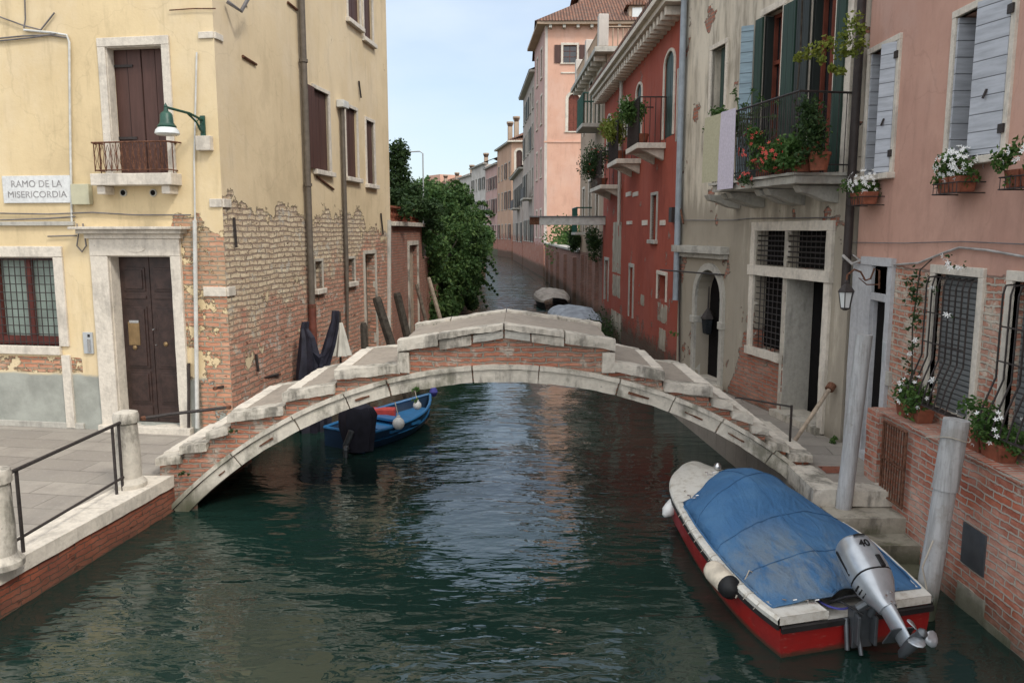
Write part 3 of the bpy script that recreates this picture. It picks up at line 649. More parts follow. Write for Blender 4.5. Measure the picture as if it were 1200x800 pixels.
# ground-floor window with bars
a, b, z0, z1 = LF.r(-46, 301, 67, 404); ops.append((a, b, z0, z1))
mb = MB(); surround(mb, LF, a, b, z0, z1, .16, .035, -.05); gw = mb.build('barred_window', 'stone', yh, bevel=.008, rough=.003, cut=.25); lining(LF, gw, a, b, z0, z1, .10, 'stone')
MB().wb(LF, a-.02, b+.02, z0-.13, z0, -.18, .06).build('sill', 'stone', gw, bevel=.01)
MB().wb(LF, a-.02+.0, a-.16, Q+.02, z0-.13, -.02, .037).build('pilaster', 'stone', gw)
mb = MB(); n_ = 3
for i in range(n_+1): s_ = a+(b-a)*i/n_; mb.wb(LF, max(a, s_-.045), min(b, s_+.045), z0, z1, -.17, -.11)
mb.wb(LF, a+.001, b-.001, z0+.001, z0+.13, -.165, -.105); mb.wb(LF, a+.001, b-.001, z1-.05, z1-.001, -.165, -.105); mb.build('frame', 'win_wood', gw)
MB().wb(LF, a, b, z0, z1, -.2, -.19).build('curtain', 'curtain', gw)
mb = MB()
for i in range(16): s_ = b-.07-i*.098; mb.tube([LF.P(s_, z0, -.02), LF.P(s_, z1, -.02)], .008, 5)
for i in range(11): z_ = z0+.05+i*(z1-z0-.08)/10; mb.tube([LF.P(a, z_, -.012), LF.P(b, z_, -.012)], .007, 5)
mb.build('bars', 'iron', gw)
# stringcourse and low stone skirt
s0_, z_ = LF.px(92, 262); MB().wb(LF, s0_+.05, 9., z_-.03, z_+.03, -.03, .05).build('string_course', 'stone_grey', yh, bevel=.006)
MB().wb(LF, 2.42, 9., Q, Q+.09, -.03, .03).build('skirting', 'stone_grey', yh, bevel=.006)
# side windows
for (x0, y0, x1, y1) in ((368, 108, 385, 200), (405, 128, 418, 208), (429, 143, 438, 216), (406, -75, 420, 26), (425, -45, 435, 47)):
    a, b, z0, z1 = LS.r(x0, y0, x1, y1); 
    ops_s = window(LS, yh, a, b, z0, z1, fr='stone', w=.07, depth=.10, kind='closed'); 
    globals().setdefault('opsS', []).append(ops_s)
a, b, z0, z1 = opsS[0]; MB().wb(LS, a-.36, a-.08, z0, z1, .03, .06).build('open_shutter', 'shut_brown', yh)
for (x0, y0, x1, y1) in ((369, 306, 377, 338), (407, 303, 415, 330)):
    a, b, z0, z1 = LS.r(x0, y0, x1, y1); mb = MB(); surround(mb, LS, a, b, z0, z1, .05, .02, -.05); f_ = mb.build('small_window', 'stone_old', yh)
    MB().wb(LS, a-.06, b+.06, z0-.1, z0-.004, -.18, .08).build('sill', 'stone', f_, bevel=.01); MB().wb(LS, a, b, z0, z1, -.22, -.2).build('pane', 'glass', f_); opsS.append((a, b, z0, z1))
a, b, z0, z1 = LS.r(428, 297, 440, 404); opsS.append((a, b, .2, z1)); mb = MB(); surround(mb, LS, a, b, .2, z1, .08, .03, -.05); wd = mb.build('water_door', 'stone_old', yh, rough=.004, cut=.2)
MB().wb(LS, a, b, .2, z1, -.24, -.19).build('door_leaf', 'old_wood', wd); MB().wb(LS, a-.1, b+.1, .05, .2, -.2, .15).build('step', 'stone_old', wd)
s_, _ = LS.px(455, 320); 
# walls
mb = MB(); facade(mb, LF, 0.0, 9., -.3, 9.6, ops, thick=7.5, depth=.26, i0=.4); mb.build('wall', 'yellow_front', yh)
mb = MB(); facade(mb, LS, 0.0, 8.25, -1.5, 9.6, opsS, thick=.9, depth=.26, i0=.32); lab(mb.build('wall', 'yellow_side', yh), 'side wall with plaster fallen off its lower brickwork')
MB().prism([LF.P(-.35, 9.6, .35), LF.P(9.2, 9.6, .35), LF.P(9.2, 11., -3.5), LF.P(2.5, 11., -3.5)], (0, 0, .15)).build('roof', 'tiles', yh)
MB().prism([LS.P(-.35, 9.6, .35), LS.P(8.5, 9.6, .35), LS.P(6., 11., -3.5), LS.P(2.5, 11., -3.5)], (0, 0, .15)).build('roof', 'tiles', yh)
# quoins
for (x0, y0, y1) in ((233, 38, 46), (246, 233, 243), (239, 336, 347)):
    s_, zt = LF.px(x0, y0); _, zb = LF.px(x0, y1)
    mb = MB(); mb.wb(LF, .0, s_, zb, zt, -.03, .028); mb.wb(LS, -.0, .22, zb, zt, -.03, .028); mb.build('quoin', 'stone', yh, bevel=.008)
# drainpipes
def pipe(W, pts, r, mat, par, d=.07, name='drainpipe', clamp=True):
    o = MB().tube([W.P(*W.px(x, y), d) for x, y in pts], r, 10).build(name, mat, par, smooth=True); return o
s1_ = LS.px(362, 250, .09)[0]
o = MB().tube([LS.P(s1_, 9.6, .09), LS.P(s1_, 2.1, .09)], .058, 12).build('drainpipe', 'brown_pipe', yh, smooth=True)
MB().tube([LS.P(s1_, 2.12, .09), LS.P(s1_, .9, .09)], .07, 12).build('pipe_foot', 'rust_pipe', o, smooth=True)
for z_ in (1.35, 2.05, 4.2, 6.3, 8.): MB().lathe(LS.P(s1_, z_, .09), [(.075, 0), (.075, .05)], 12).build('collar', 'rust' if z_ < 3 else 'brown_pipe', o)
s2_ = LS.px(403, 200, .07)[0]; zt = LS.px(402, 128)[1]
o = MB().tube([LS.P(s2_, zt, .07), LS.P(s2_, 2.7, .07), LS.P(s2_-.0, 1.2, .05)], [.045, .045, .018], 10).build('drainpipe', 'brown_pipe', yh, smooth=True)
MB().wb(LS, s2_-.16, s2_+.16, zt-.02, zt+.12, .01, .16).build('pipe_head', 'white_pipe', o, bevel=.01)
pipe(LS, [(454.5, 258), (454.5, 330), (454.5, 400)], .06, 'stone_grey', yh, .02, 'corner_strip')
# white conduits on the front
o = MB().tube([LF.P(*LF.px(232, 62), .03), LF.P(*LF.px(229, 190), .03), LF.P(*LF.px(231, 262), .05)], .013, 8).build('conduit', 'white_pipe', yh)
MB().tube([LF.P(*LF.px(231, 258), .06), LF.P(*LF.px(234, 500), .06)], .03, 10).build('drainpipe', 'white_pipe', yh, smooth=True)
MB().tube([LF.P(*LF.px(30, 36), .03), LF.P(*LF.px(62, 39), .03), LF.P(*LF.px(80, 42), .03), LF.P(*LF.px(83, 50), .03), LF.P(*LF.px(84, 150), .03), LF.P(*LF.px(86, 262), .03)], .016, 8).build('conduit', 'white_pipe', yh, smooth=True)
for pts in ([(-30, 40), (0, 46), (30, 43), (62, 42), (80, 45)], [(-30, 15), (0, 20), (30, 31), (50, 36), (66, 16)], [(-30, 44), (0, 49), (40, 45), (70, 40)], [(31, -10), (32, 24), (30, 34)],
            [(-30, 254), (0, 250), (60, 251), (110, 249), (160, 252), (225, 252)], [(-30, 256), (0, 258), (60, 256), (90, 254)], [(92, 262), (94, 275), (92, 288), (98, 295), (103, 288), (101, 275), (99, 262)],
            [(58, 277), (92, 276)]):
    MB().tube([LF.P(*LF.px(x, y), .035) for x, y in pts], .011, 6).build('cable', 'cable', yh, smooth=True)
MB().tube([LF.P(*LF.px(x, y), .03) for x, y in [(200, 13), (228, 11), (254, 11)]], .008, 6).build('tie_rod', 'rust', yh)
MB().tube([LF.P(*LF.px(x, y), .04) for x, y in [(223, 425), (223, 506)]], .024, 8).build('downpipe', 'dark_pipe', yh)
q = LF.r(233, 160, 250, 177); MB().wb(LF, *q, -.02, .09).build('stone_shelf', 'stone', yh, bevel=.008)
mb = MB(); mb.tube([LS.P(*LS.px(262, 2), .05), LS.P(*LS.px(267, 14), .2), LS.P(*LS.px(275, -20), .35)], .03, 6); mb.build('cable_bracket', 'cable', yh)
for (x0, y0, x1, y1) in ((283, 66, 299, 76), (336, 3, 347, 12), (370, 207, 390, 222)):
    MB().tube([LS.P(*LS.px(x0, y0), .02), LS.P(*LS.px(x1, y1), .02)], .02, 6).build('tie_rod', 'rust', yh)
for (x, y0, y1) in ((419, 95, 115), (298, 415, 435), (445, 250, 275), (272, 255, 290)):
    MB().tube([LS.P(*LS.px(x, y0), .03), LS.P(*LS.px(x+2, y1), .04)], .02, 6).build('tie_rod', 'iron', yh)
# street sign, junction box, intercom
q = LF.r(5, 206, 85, 238); sg = tag(MB().wb(LF, *q, .004, .03).build('street_sign', 'sign_stone', None, bevel=.004), 'white stone street name plaque lettered RAMO DE LA MISERICORDIA', 'sign')
def text(W, body, s_mid, z, size, par, mat, d, width=None, name='lettering'):
    cu = bpy.data.curves.new('t', 'FONT'); cu.body = body; cu.size = size; cu.align_x = 'CENTER'; cu.extrude = .001
    to = bpy.data.objects.new('t', cu); C.objects.link(to); bpy.context.view_layer.update()
    me = bpy.data.meshes.new_from_object(to.evaluated_get(bpy.context.evaluated_depsgraph_get())); bpy.data.objects.remove(to)
    xs = [v.co.x for v in me.vertices]; k = (width/(max(xs)-min(xs))) if width else 1.
    org = WORLD[par.name]; right = -1 if W.u[0] < 0 else 1
    for v in me.vertices: v.co = W.P(s_mid+right*v.co.x*k, z+v.co.y, d+v.co.z)-org
    me.materials.append(MT[mat]); o = bpy.data.objects.new(name, me); C.objects.link(o); o.parent = par; WORLD[o.name] = org; return o
h_ = q[3]-q[2]; text(LF, 'RAMO DE LA', (q[0]+q[1])/2, q[2]+h_*.58, h_*.36, sg, 'sign_ink', .032, (q[1]-q[0])*.74)
text(LF, 'MISERICORDIA', (q[0]+q[1])/2, q[2]+h_*.20, h_*.34, sg, 'sign_ink', .032, (q[1]-q[0])*.86)
q = LF.r(88, 216, 109, 240); tag(MB().wb(LF, *q, .0, .09).build('junction_box', 'box_beige', None, bevel=.008), 'beige cable junction box beside the street name plaque', 'junction box')
q = LF.r(99, 389, 110, 414); ic = thing('intercom', LF.P(q[0], q[2], 0), 'grey intercom panel left of the brown front door', 'intercom')
MB().wb(LF, *q, .0, .03).build('panel', 'box_grey', ic, bevel=.006); MB().wb(LF, q[0]+.03, q[0]+.075, q[2]+.03, q[3]-.1, .029, .045).build('buttons', 'chrome', ic); MB().wb(LF, q[0]+.035, q[0]+.07, q[3]-.07, q[3]-.03, .029, .036).build('camera_eye', 'black', ic)
# street lamp
s_, z_ = LF.px(238, 141); LK = .64; lp = thing('street_lamp', LF.P(s_, z_-.3, 0), 'green street lamp with white glass shade on a bracket arm above the front door', 'street lamp')
MB().wb(LF, s_-.035, s_+.035, z_-.22, z_+.06, .0, .03).build('wall_plate', 'green_paint', lp, bevel=.006)
E_ = LF.P(s_+.06, z_+.02, .78)
mb = MB(); mb.tube([LF.P(s_, z_, .02), LF.P(s_+.02, z_+.05, .3), LF.P(s_+.06, z_+.06, .78)], .018, 8)
mb.tube([LF.P(s_, z_-.18, .02), LF.P(s_, z_-.13, .1), LF.P(s_+.01, z_-.05, .15), LF.P(s_+.02, z_+.0, .24), LF.P(s_+.02, z_+.04, .34)], .014, 8)
mb.tube([LF.P(s_, z_-.05, .05), LF.P(s_, z_-.11, .12), LF.P(s_, z_-.05, .18), LF.P(s_, z_-.0, .1), LF.P(s_, z_-.05, .05)], .009, 6); mb.build('arm', 'green_paint', lp, smooth=True)
e = LF.P(s_+.06, z_+.06, .78); sh = MB().lathe(e+Vector((0, 0, -.26)), [(.115, 0), (.12, .02), (.10, .04), (.085, .065), (.078, .165), (.06, .19), (.03, .21), (.02, .26), (.026, .27), (.01, .30), (0, .32)], 20).build('lamp_housing', 'green_paint', lp, smooth=True)
MB().lathe(e+Vector((0, 0, -.355)), [(.13, 0), (.155, .02), (.145, .06), (.115, .095)], 22).build('lamp_shade', 'lamp_glass', lp, smooth=True)
# ------------------------------------------------------------------ garden wall beyond, terrace and greenery
GW = Wall((LS.P(8.3, 0).x, LS.P(8.3, 0).y), (-2.92, 23.4)); gl = GW.L
gw_ = thing('garden_wall', GW.P(gl/2, 0), 'red brick garden wall with a stone framed water door and roof terrace', 'wall')
a, b, z0, z1 = GW.r(479, 287, 489, 372)
mb = MB(); facade(mb, GW, 0, gl, -1.5, 3.55, [(a, b, .2, z1)], thick=3., depth=.2); mb.build('wall', 'garden_brick', gw_)
mb = MB(); surround(mb, GW, a, b, .2, z1, .12, .04, -.05); f_ = mb.build('water_door', 'stone_old', gw_, rough=.004, cut=.2); MB().wb(GW, a, b, .2, z1, -.18, -.12).build('door_leaf', 'pale_wood', f_)
MB().wb(GW, -.0, gl+.05, 3.55, 3.66, -1.5, .12).build('coping', 'stone_old', gw_, bevel=.01)
mb = MB(); mb.wb(GW, 0., gl, 3.66, 3.7, -.25, -.02)
n_ = 16
for i in range(n_+1): s_ = gl*i/n_; mb.lathe(GW.P(s_, 3.7, -.13), [(.05, 0), (.035, .05), (.06, .13), (.03, .24), (.05, .3)], 8)
mb.wb(GW, 0., gl, 4.0, 4.05, -.25, -.02); mb.build('balustrade', 'terracotta', gw_)
G2 = Wall((-2.92, 23.4), (-2.75, 62))
bw_ = thing('bank_wall', (-2.9, 40, 0), 'brick bank wall running beneath the overhanging bush', 'wall')
mb = MB(); facade(mb, G2, 0, G2.L, -1.5, 2.6, [], thick=2., depth=.2); mb.build('wall', 'garden_brick', bw_)
random.seed(11)
bush = thing('bush', (-3.2, 32, 0), 'large green bush hanging over the canal from the left bank', 'bush')
mb = MB(); 
cl = [(-3.5, 25.5, 3.9, .9, 2., .9), (-3.1, 26, 2.9, .8, 2.2, 1.1), (-3.0, 26.5, 1.5, .8, 2.2, 1.1), (-3.3, 29, 4.3, 1.1, 2.4, 1.1), (-2.6, 29.5, 3.2, .9, 2.3, 1.2), (-2.4, 30, 2.0, .75, 2.2, 1.1), (-2.7, 29, .9, .6, 2.2, .7),
      (-3.3, 33, 4.5, 1.1, 2.5, 1.), (-2.5, 33.5, 3.7, 1.0, 2.4, 1.1), (-2.15, 34, 2.6, .8, 2.4, 1.), (-2.3, 34, 1.3, .7, 2.3, .9), (-2.6, 38, 3.8, 1.0, 2.5, 1.), (-2.2, 39, 2.8, .7, 2.5, 1.), (-2.4, 39, 1.6, .7, 2.5, .9), (-3.5, 37, 4.7, 1.2, 2.6, .9), (-2.8, 44, 3., 1., 3., 1.3), (-2.9, 50, 2.6, .8, 4., 1.3)]
for (x, y, z, rx, ry, rz) in cl:
    for _ in range(7):
        v = Vector((random.gauss(0, 1), random.gauss(0, 1), random.gauss(0, 1))).normalized()*random.uniform(.35, 1.15)
        mb.cloud((x+v.x*rx, y+v.y*ry, max(.35, z+v.z*rz)), (rx*.42, ry*.42, rz*.42), 620, .15, .2)
    mb.cloud((x, y, z), (rx, ry, rz), 500, .16, .75)
mb.v = [(a_, b_, max(c_, .06)) for a_, b_, c_ in mb.v]
for _ in range(70):   # straggling shoots
    x, y, z, rx, ry, rz = random.choice(cl); v = Vector((random.uniform(-.2, 1), random.uniform(-1, .6), random.uniform(-.4, 1))).normalized(); p_ = Vector((x+v.x*rx, y+v.y*ry, z+v.z*rz))
    for k in range(7): mb.cloud(p_+v*.1*k+Vector((0, 0, -.012*k*k)), .13-.012*k, 16, .13, .1)
mb.v = [(a_, b_, max(c_, .06)) for a_, b_, c_ in mb.v]
mb.build('foliage', 'leaf_bush', bush)
mb = MB()
for i in range(7):
    y = 25+i; mb.tube([(-3.3, y, 2.3), (-3.0, y+.4, 3.+random.random()), (-2.5+random.random()*.4, y+.6, 3.2), (-2.7, y+.8, 2.2)], [.06, .05, .03, .015], 5)
mb.build('branches', 'dark_wood', bush)
iv = thing('terrace_shrub', GW.P(gl*.6, 3.66, -.6), 'dark leafy shrub spilling over the roof terrace balustrade', 'shrub')
mb = MB()
for (x0, y0, dep, r, n, d) in ((470, 238, 21, .7, 1500, 0), (485, 232, 22.5, .8, 2200, 0), (497, 245, 23, .6, 1500, 0), (503, 262, 23.5, .5, 900, 0), (462, 228, 21, .5, 1000, 0)):
    c = Yp(x0, y0, dep)
    for _ in range(6): mb.cloud(c+Vector((random.gauss(0, r*.4), random.gauss(0, r*.5), random.gauss(0, r*.3))), r*.45, n//6, .12, .1)
mb.build('foliage', 'leaf_dark', iv)
MB().tube([Yp(470, 262, 22.4), Yp(472, 245, 22.4)], .05, 6).build('stem', 'dark_wood', iv)
tr = thing('terrace_tree', Yp(466, 255, 22.), 'slender ivy covered tree rising above the roof terrace', 'tree')
mb = MB(); mb.tube([Yp(464, 255, 22.), Yp(468, 215, 22.), Yp(467, 180, 22.), Yp(470, 168, 22.)], [.06, .05, .04, .02], 6); mb.build('trunk', 'dark_wood', tr)
mb = MB()
for (x0, y0, r, n) in ((463, 175, .28, 350), (470, 170, .2, 200), (474, 180, .22, 250), (466, 190, .3, 450), (472, 200, .26, 350), (476, 212, .2, 200), (461, 205, .35, 450), (466, 218, .35, 450), (471, 228, .35, 400), (460, 190, .2, 200)): mb.cloud(Yp(x0, y0, 22.), r, n, .1, .1)
mb.build('crown', 'leaf_dark', tr)
pg = [Yp(458, 179, 23.), Yp(492, 177.5, 23.), Yp(495.5, 180, 23.), Yp(496, 215, 23.), Yp(496, 262, 23.)]
tag(MB().tube(pg, .02, 6).build('pergola_frame', 'box_grey', None), 'thin grey metal pergola frame on the left roof terrace', 'pergola frame')
# mooring posts behind the bridge
def mpost(x0, y0, x1, y1, Y, r, mat, label, grp='wooden mooring posts by the left bank'):
    a_ = Yp(x0, y0, Y); b_ = Yp(x1, y1, Y); d = (b_-a_)/(a_.z-b_.z); e_ = a_+d*(a_.z+1.2)
    return tag(MB().tube([e_, a_+(e_-a_)*.02, a_], [r, r, r*.8], 8).build('mooring_post', mat, None), label, 'mooring post', grp)
mpost(441, 348, 458, 402, 14.5, .085, 'dark_wood', 'thick dark leaning post in front of the pale water door')
mpost(465, 343, 476, 389, 16.5, .085, 'dark_wood', 'thick dark leaning post against the red brick garden wall')
mpost(488, 333, 498, 372, 21., .05, 'old_wood', 'thin brown leaning post right of the garden wall water door', )
mpost(502, 325, 514, 367, 22.5, .06, 'pale_wood', 'pale grey leaning post next to the overhanging bush')
mpost(426, 378, 427, 404, 13.6, .06, 'dark_wood', 'short dark post stub just above the bridge steps beside the water door')
# tarpaulin-wrapped uprights
def wrapped(pts, rs, mat, label, cat, name):
    random.seed(5); mb = MB(); n = 12; rings = []
    for p, r in zip(pts, rs): rings.append([p+Vector((math.cos(2*PI*k/n), math.sin(2*PI*k/n), 0))*r*(1+.22*(-1)**k+random.uniform(-.08, .08)) for k in range(n)])
    mb.loft(rings); return tag(mb.build(name, mat, None, smooth=False), label, cat)
Yw = 13.2
wrapped([Yp(363, 378, Yw)+Vector((0, 0, -2.6)), Yp(362, 440, Yw), Yp(362, 415, Yw), Yp(360, 395, Yw), Yp(357, 385, Yw), Yp(358, 377, Yw)], [.2, .19, .15, .11, .06, .055], 'tarp_dark', 'dark navy tarpaulin wrapped round a mooring post below the rusty drainpipe', 'covered post', 'wrapped_post')
wrapped([Yp(378, 440, Yw)+Vector((0, 0, -1.5)), Yp(380, 425, Yw), Yp(386, 405, Yw), Yp(391, 385, Yw), Yp(393, 375, Yw), Yp(393, 364, Yw)], [.1, .09, .085, .075, .06, .055], 'tarp_dark', 'dark navy wrapped curved boat prow leaning beside the white parasol', 'covered prow', 'wrapped_prow')
mb = MB()
mb.loft([[Yp(x, y+dy, Yw+.1*k) for k, dy in ((-1, 0), (0, -4), (1, 0), (0, 14))] for x, y in ((366, 412), (374, 419), (381, 416), (388, 406))]); tag(mb.build('boat_tarpaulin', 'tarp_dark', None), 'dark navy tarpaulin slung between the wrapped post and prow', 'tarpaulin')
pa = thing('parasol', Yp(398, 430, 13.6), 'folded off-white parasol standing against the brick wall beyond the bridge', 'parasol')
rings = []
for (y_, r) in ((378, .03), (392, .085), (406, .13), (416, .17)):
    c = Yp(399, y_, 13.6); rings.append([c+Vector((math.cos(2*PI*k/16), math.sin(2*PI*k/16), 0))*r*(1+.2*(-1)**k) for k in range(16)])
MB().loft(rings).build('canopy', 'tarp_white', pa); MB().tube([Yp(398, 365, 13.6), Yp(399, 440, 13.6)+Vector((0, 0, -.8))], .02, 6).build('pole', 'dark_wood', pa)
# blue boat under the bridge
bb = thing('blue_boat', (-2.2, 11, 0), 'blue open boat moored under the left side of the bridge', 'boat')
tip = Yp(503, 460, 10.9); 
def hull(mbx, secs):   # secs: (leftpt,rightpt,keel z) gunwale pts
    rings = []
    for l, r, kz in secs:
        m_ = (l+r)/2; k = Vector((m_.x, m_.y, kz)); a_ = l.lerp(k, .5)+(l-m_)*.28; b_ = r.lerp(k, .5)+(r-m_)*.28; rings.append([l, a_, k, b_, r])
    mbx.loft(rings, closed=False); return rings
# axis: stern near (-3.1,8.9) to bow tip at (-1.2,10.9)
st = G(412, 503, .32); st.x -= .12; bw2 = G(503, 462, .50); ax = (bw2-st); ax.z = 0; Lb = ax.length; ax.normalize(); pn = Vector((-ax.y, ax.x, 0))
secs = []
for i in range(13):
    t = i/12; w = .48*(1-(max(0, t-.45)/.55)**2.2)*(.86+.14*min(1, t*4))+.02; c = st+ax*Lb*t; z = .30+.20*t**3
    secs.append((Vector((c.x, c.y, z))+pn*w, Vector((c.x, c.y, z))-pn*w, -.25+.35*t**5))
mb = MB(); hull(mb, secs); mb.quad(secs[0][0], secs[0][1], secs[0][1]-Vector((0, 0, .5)), secs[0][0]-Vector((0, 0, .5))); mb.build('hull', 'boat_blue_shade', bb, smooth=True)
mb = MB(); mb.tube([s[0] for s in secs]+[secs[-1][1]]+[s[1] for s in secs[::-1]]+[secs[0][0]], .025, 6); mb.build('gunwale', 'boat_blue', bb, smooth=True)
mb = MB(); mb.loft([[s[0]*.985+s[1]*.015-Vector((0, 0, .16)), s[1]*.985+s[0]*.015-Vector((0, 0, .16))] for s in secs[:-1]], closed=False); mb.build('floor', 'boat_blue', bb)
for t in (3, 6): MB().hexa([*(secs[t][0]+ax*d-Vector((0, 0, h)) for d, h in ((0, .1),)), secs[t][1]-Vector((0, 0, .1)), secs[t][1]+ax*.22-Vector((0, 0, .1)), secs[t][0]+ax*.22-Vector((0, 0, .1)), secs[t][0]-Vector((0, 0, .06)), secs[t][1]-Vector((0, 0, .06)), secs[t][1]+ax*.22-Vector((0, 0, .06)), secs[t][0]+ax*.22-Vector((0, 0, .06))]).build('bench', 'boat_blue', bb)
c = G(447, 474, .42); tag(MB().box(c.x-.24, c.x+.24, c.y-.10, c.y+.10, .20, .36).build('red_crate', 'red_plastic', None, bevel=.02), 'red crate lying in the blue boat under the bridge', 'crate')
tag(MB().lathe(G(508, 459, .5)-Vector((0, 0, .1)), [(0, 0), (.05, .03), (.08, .1), (.05, .17), (0, .2)], 12).build('bow_fender', 'rope_blue', None, smooth=True), 'small dark blue fender hung on the tip of the blue boat', 'fender')
def ball(p, r, label, mat='buoy'):
    t = thing('fender', p, label, 'fender', 'round white fenders on the blue boat'); MB().lathe(p-Vector((0, 0, r)), [(0, 0), (r*.5, r*.13), (r*.87, r*.5), (r, r), (r*.87, r*1.5), (r*.5, r*1.87), (.03, r*2.05), (.03, r*2.3), (0, r*2.32)], 16).build('ball', mat, t, smooth=True)
    MB().tube([p+Vector((0, 0, r*1.2)), p+Vector((-.06, .06, r*1.2+.22))], .008, 5).build('rope', 'rope', t); return t
ball(Yp(489, 475, 13.05), .075, 'round white fender nearest the bow of the blue boat'); ball(Yp(467, 496, 12.3), .10, 'larger round white fender hanging amidships from the blue boat')
# covered outboard at its stern
oc = thing('covered_outboard', Yp(418, 520, 11.85), 'outboard motor under a dark cloth on the blue boat', 'outboard motor')
random.seed(9); rings = []
for (x, y_, rx) in ((418, 472, .08), (418, 476, .22), (419, 486, .27), (419, 500, .26), (420, 515, .22), (422, 528, .18)):
    c = Yp(x, y_, 11.9); rings.append([c+Vector((math.cos(2*PI*k/18)*rx*(1+.13*(-1)**k+random.uniform(-.06, .06)), math.sin(2*PI*k/18)*rx*.8, random.uniform(-.015, .015))) for k in range(18)])
MB().loft(rings).build('cloth_cover', 'tarp_dark', oc, smooth=True)
mb = MB(); mb.tube([Yp(412, 505, 11.6), Yp(405, 522, 11.6), Yp(405, 540, 11.6)], [.05, .045, .03], 8); mb.lathe(Yp(405, 526, 11.5), [(.03, 0), (.05, .04), (.03, .1)], 8, (0, 1, 0)); mb.build('shaft', 'motor_dark', oc, smooth=True)
# ------------------------------------------------------------------ bridge
Y0, Y1 = 9.25, 11.1
br = thing('footbridge', (-.2, 10.2, 0), 'old brick and white stone footbridge without parapets arching over the canal', 'bridge')
CX, RR, CZ = -.18, 5.48, -3.85
def arc(x, r=RR): return CZ+math.sqrt(max(0, r*r-(x-CX)**2))
Ls = [(-4.42, -4.12, .68, .71), (-4.12, -3.79, .83, .87), (-3.79, -3.52, 1.0, 1.07), (-3.52, -2.84, 1.24, 1.33), (-2.84, -2.21, 1.49, 1.60), (-2.21, -1.42, 1.77, 1.84)]
Rs = [(1.07, 1.70, 1.88, 1.76), (1.70, 2.27, 1.63, 1.57), (2.27, 2.52, 1.44, 1.38), (2.52, 2.76, 1.29, 1.22), (2.76, 2.96, 1.11, 1.07), (2.96, 3.22, .92, .86), (3.22, 3.5, .76, .74)]
top = [(-4.42, .3)]
for x0, x1, z0, z1 in Ls: top += [(x0, z0-.06), (x1, z1-.06)]
top += [(-1.42, 2.05), (-.2, 2.24), (1.07, 2.06)]
for x0, x1, z0, z1 in Rs: top += [(x0, z0-.06), (x1, z1-.06)]
top += [(3.5, -.6)]
N = 40; RO = RR+.20
lo_x = [3.45-(3.45+3.98)*i/N for i in range(N+1)]
poly = top+[(3.66, -.6)]*0+[(x, arc(x)) for x in lo_x]+[(-4.02, -.6), (-4.42, -.6)]
mb = MB()
def P3(x, z, y): return Vector((x, y, z))
# front and back faces as strips between arc and profile
def topz(x):
    for (xa, za), (xb, zb) in zip(top, top[1:]):
        if xb > xa and xa <= x <= xb: return za+(zb-za)*(x-xa)/(xb-xa)
    return .6
xs = sorted({round(v, 4) for v in [p[0] for p in top if p[0] <= 3.5]+[p[0]+1e-3 for p in top if p[0] < 3.5]+lo_x+[-4.0, -4.42, 3.5]})
for yy in (Y0+.03, Y1-.03):
    for xa, xb in zip(xs, xs[1:]):
        la = arc(xa) if -4.0 < xa < 3.46 else -.6; lb = arc(xb) if -4.0 < xb < 3.46 else -.6
        if xb <= -4.0: la = lb = -.6
        mb.quad(P3(xa, la, yy), P3(xb, lb, yy), P3(xb, topz(xb), yy), P3(xa, topz(xa), yy))
for (xa, za), (xb, zb) in zip(top, top[1:]): mb.quad(P3(xa, za, Y0+.03), P3(xb, zb, Y0+.03), P3(xb, zb, Y1-.03), P3(xa, za, Y1-.03))
mb.quad(P3(-4.42, -.6, Y0+.03), P3(-4.42, .6, Y0+.03), P3(-4.42, .6, Y1), P3(-4.42, -.6, Y1))
mb.build('brickwork', 'bridge_brick', br)
mb = MB(); pts = [(x, arc(x)-.004) for x in [3.6-(3.6+4.0)*i/N for i in range(N+1)]]
mb.loft([[P3(x, z, Y0+.04), P3(x, z, Y1-.04)] for x, z in pts], closed=False); lab(mb.build('vault', 'bridge_brick', br), 'dark brick underside of the arch')
# ring stones, both faces
def ring(y0, y1, front=True):
    a0, a1 = math.radians(136.6), math.radians(47.0)
    cuts = [a0]; ac = math.radians(90)
    for d in (.205, .155, .12, .09, .04): cuts.append(None)
    ang = [136.6, 126, 117, 110, 104.5, 94.0, 85.9, 76, 69, 62.5, 55, 47]
    for i in range(len(ang)-1):
        A, B = math.radians(ang[i])-.0012, math.radians(ang[i+1])+.0012; n = 6; key = (i == 5)
        off = -.012 if key else 0.
        for (ri, ro, yy0, yy1, nm) in ((RR-.005, RR+.15, y0+off, y1, 'arch_stone'), (RR+.152, RR+.205, y0-.035, y1, 'arch_moulding')):
            m_ = MB(); rings = []
            for k in range(n+1):
                t = A+(B-A)*k/n; c, s_ = math.cos(t), math.sin(t)
                rings.append([P3(CX+c*ri, CZ+s_*ri, yy0), P3(CX+c*ro, CZ+s_*ro, yy0), P3(CX+c*ro, CZ+s_*ro, yy1), P3(CX+c*ri, CZ+s_*ri, yy1)])
            m_.loft(rings); m_.build('keystone' if key and nm == 'arch_stone' else nm, 'arch_stone', br, rough=.007 if nm == 'arch_stone' else .004, cut=.11)
ring(Y0-.02, Y0+.25); ring(Y1-.2, Y1+.03)
for t_, l_ in ((128.5, .10), (121.5, .16), (119.5, .0), (108, .2), (73.3, .2), (66, .22), (60, .2)):
    if not l_: continue
    t = math.radians(t_); c = Vector((CX+math.cos(t)*(RR+.07), Y0-.03, CZ+math.sin(t)*(RR+.07))); ax_ = Vector((-math.sin(t), 0, math.cos(t)))
    MB().obox(c, ax_*l_*random.uniform(.45, .65), (0, .010, 0), Vector((math.cos(t+random.uniform(-.03, .03)), 0, math.sin(t)))*random.uniform(.010, .016)).build('iron_cramp', 'rust', br, rough=.007, cut=.03)
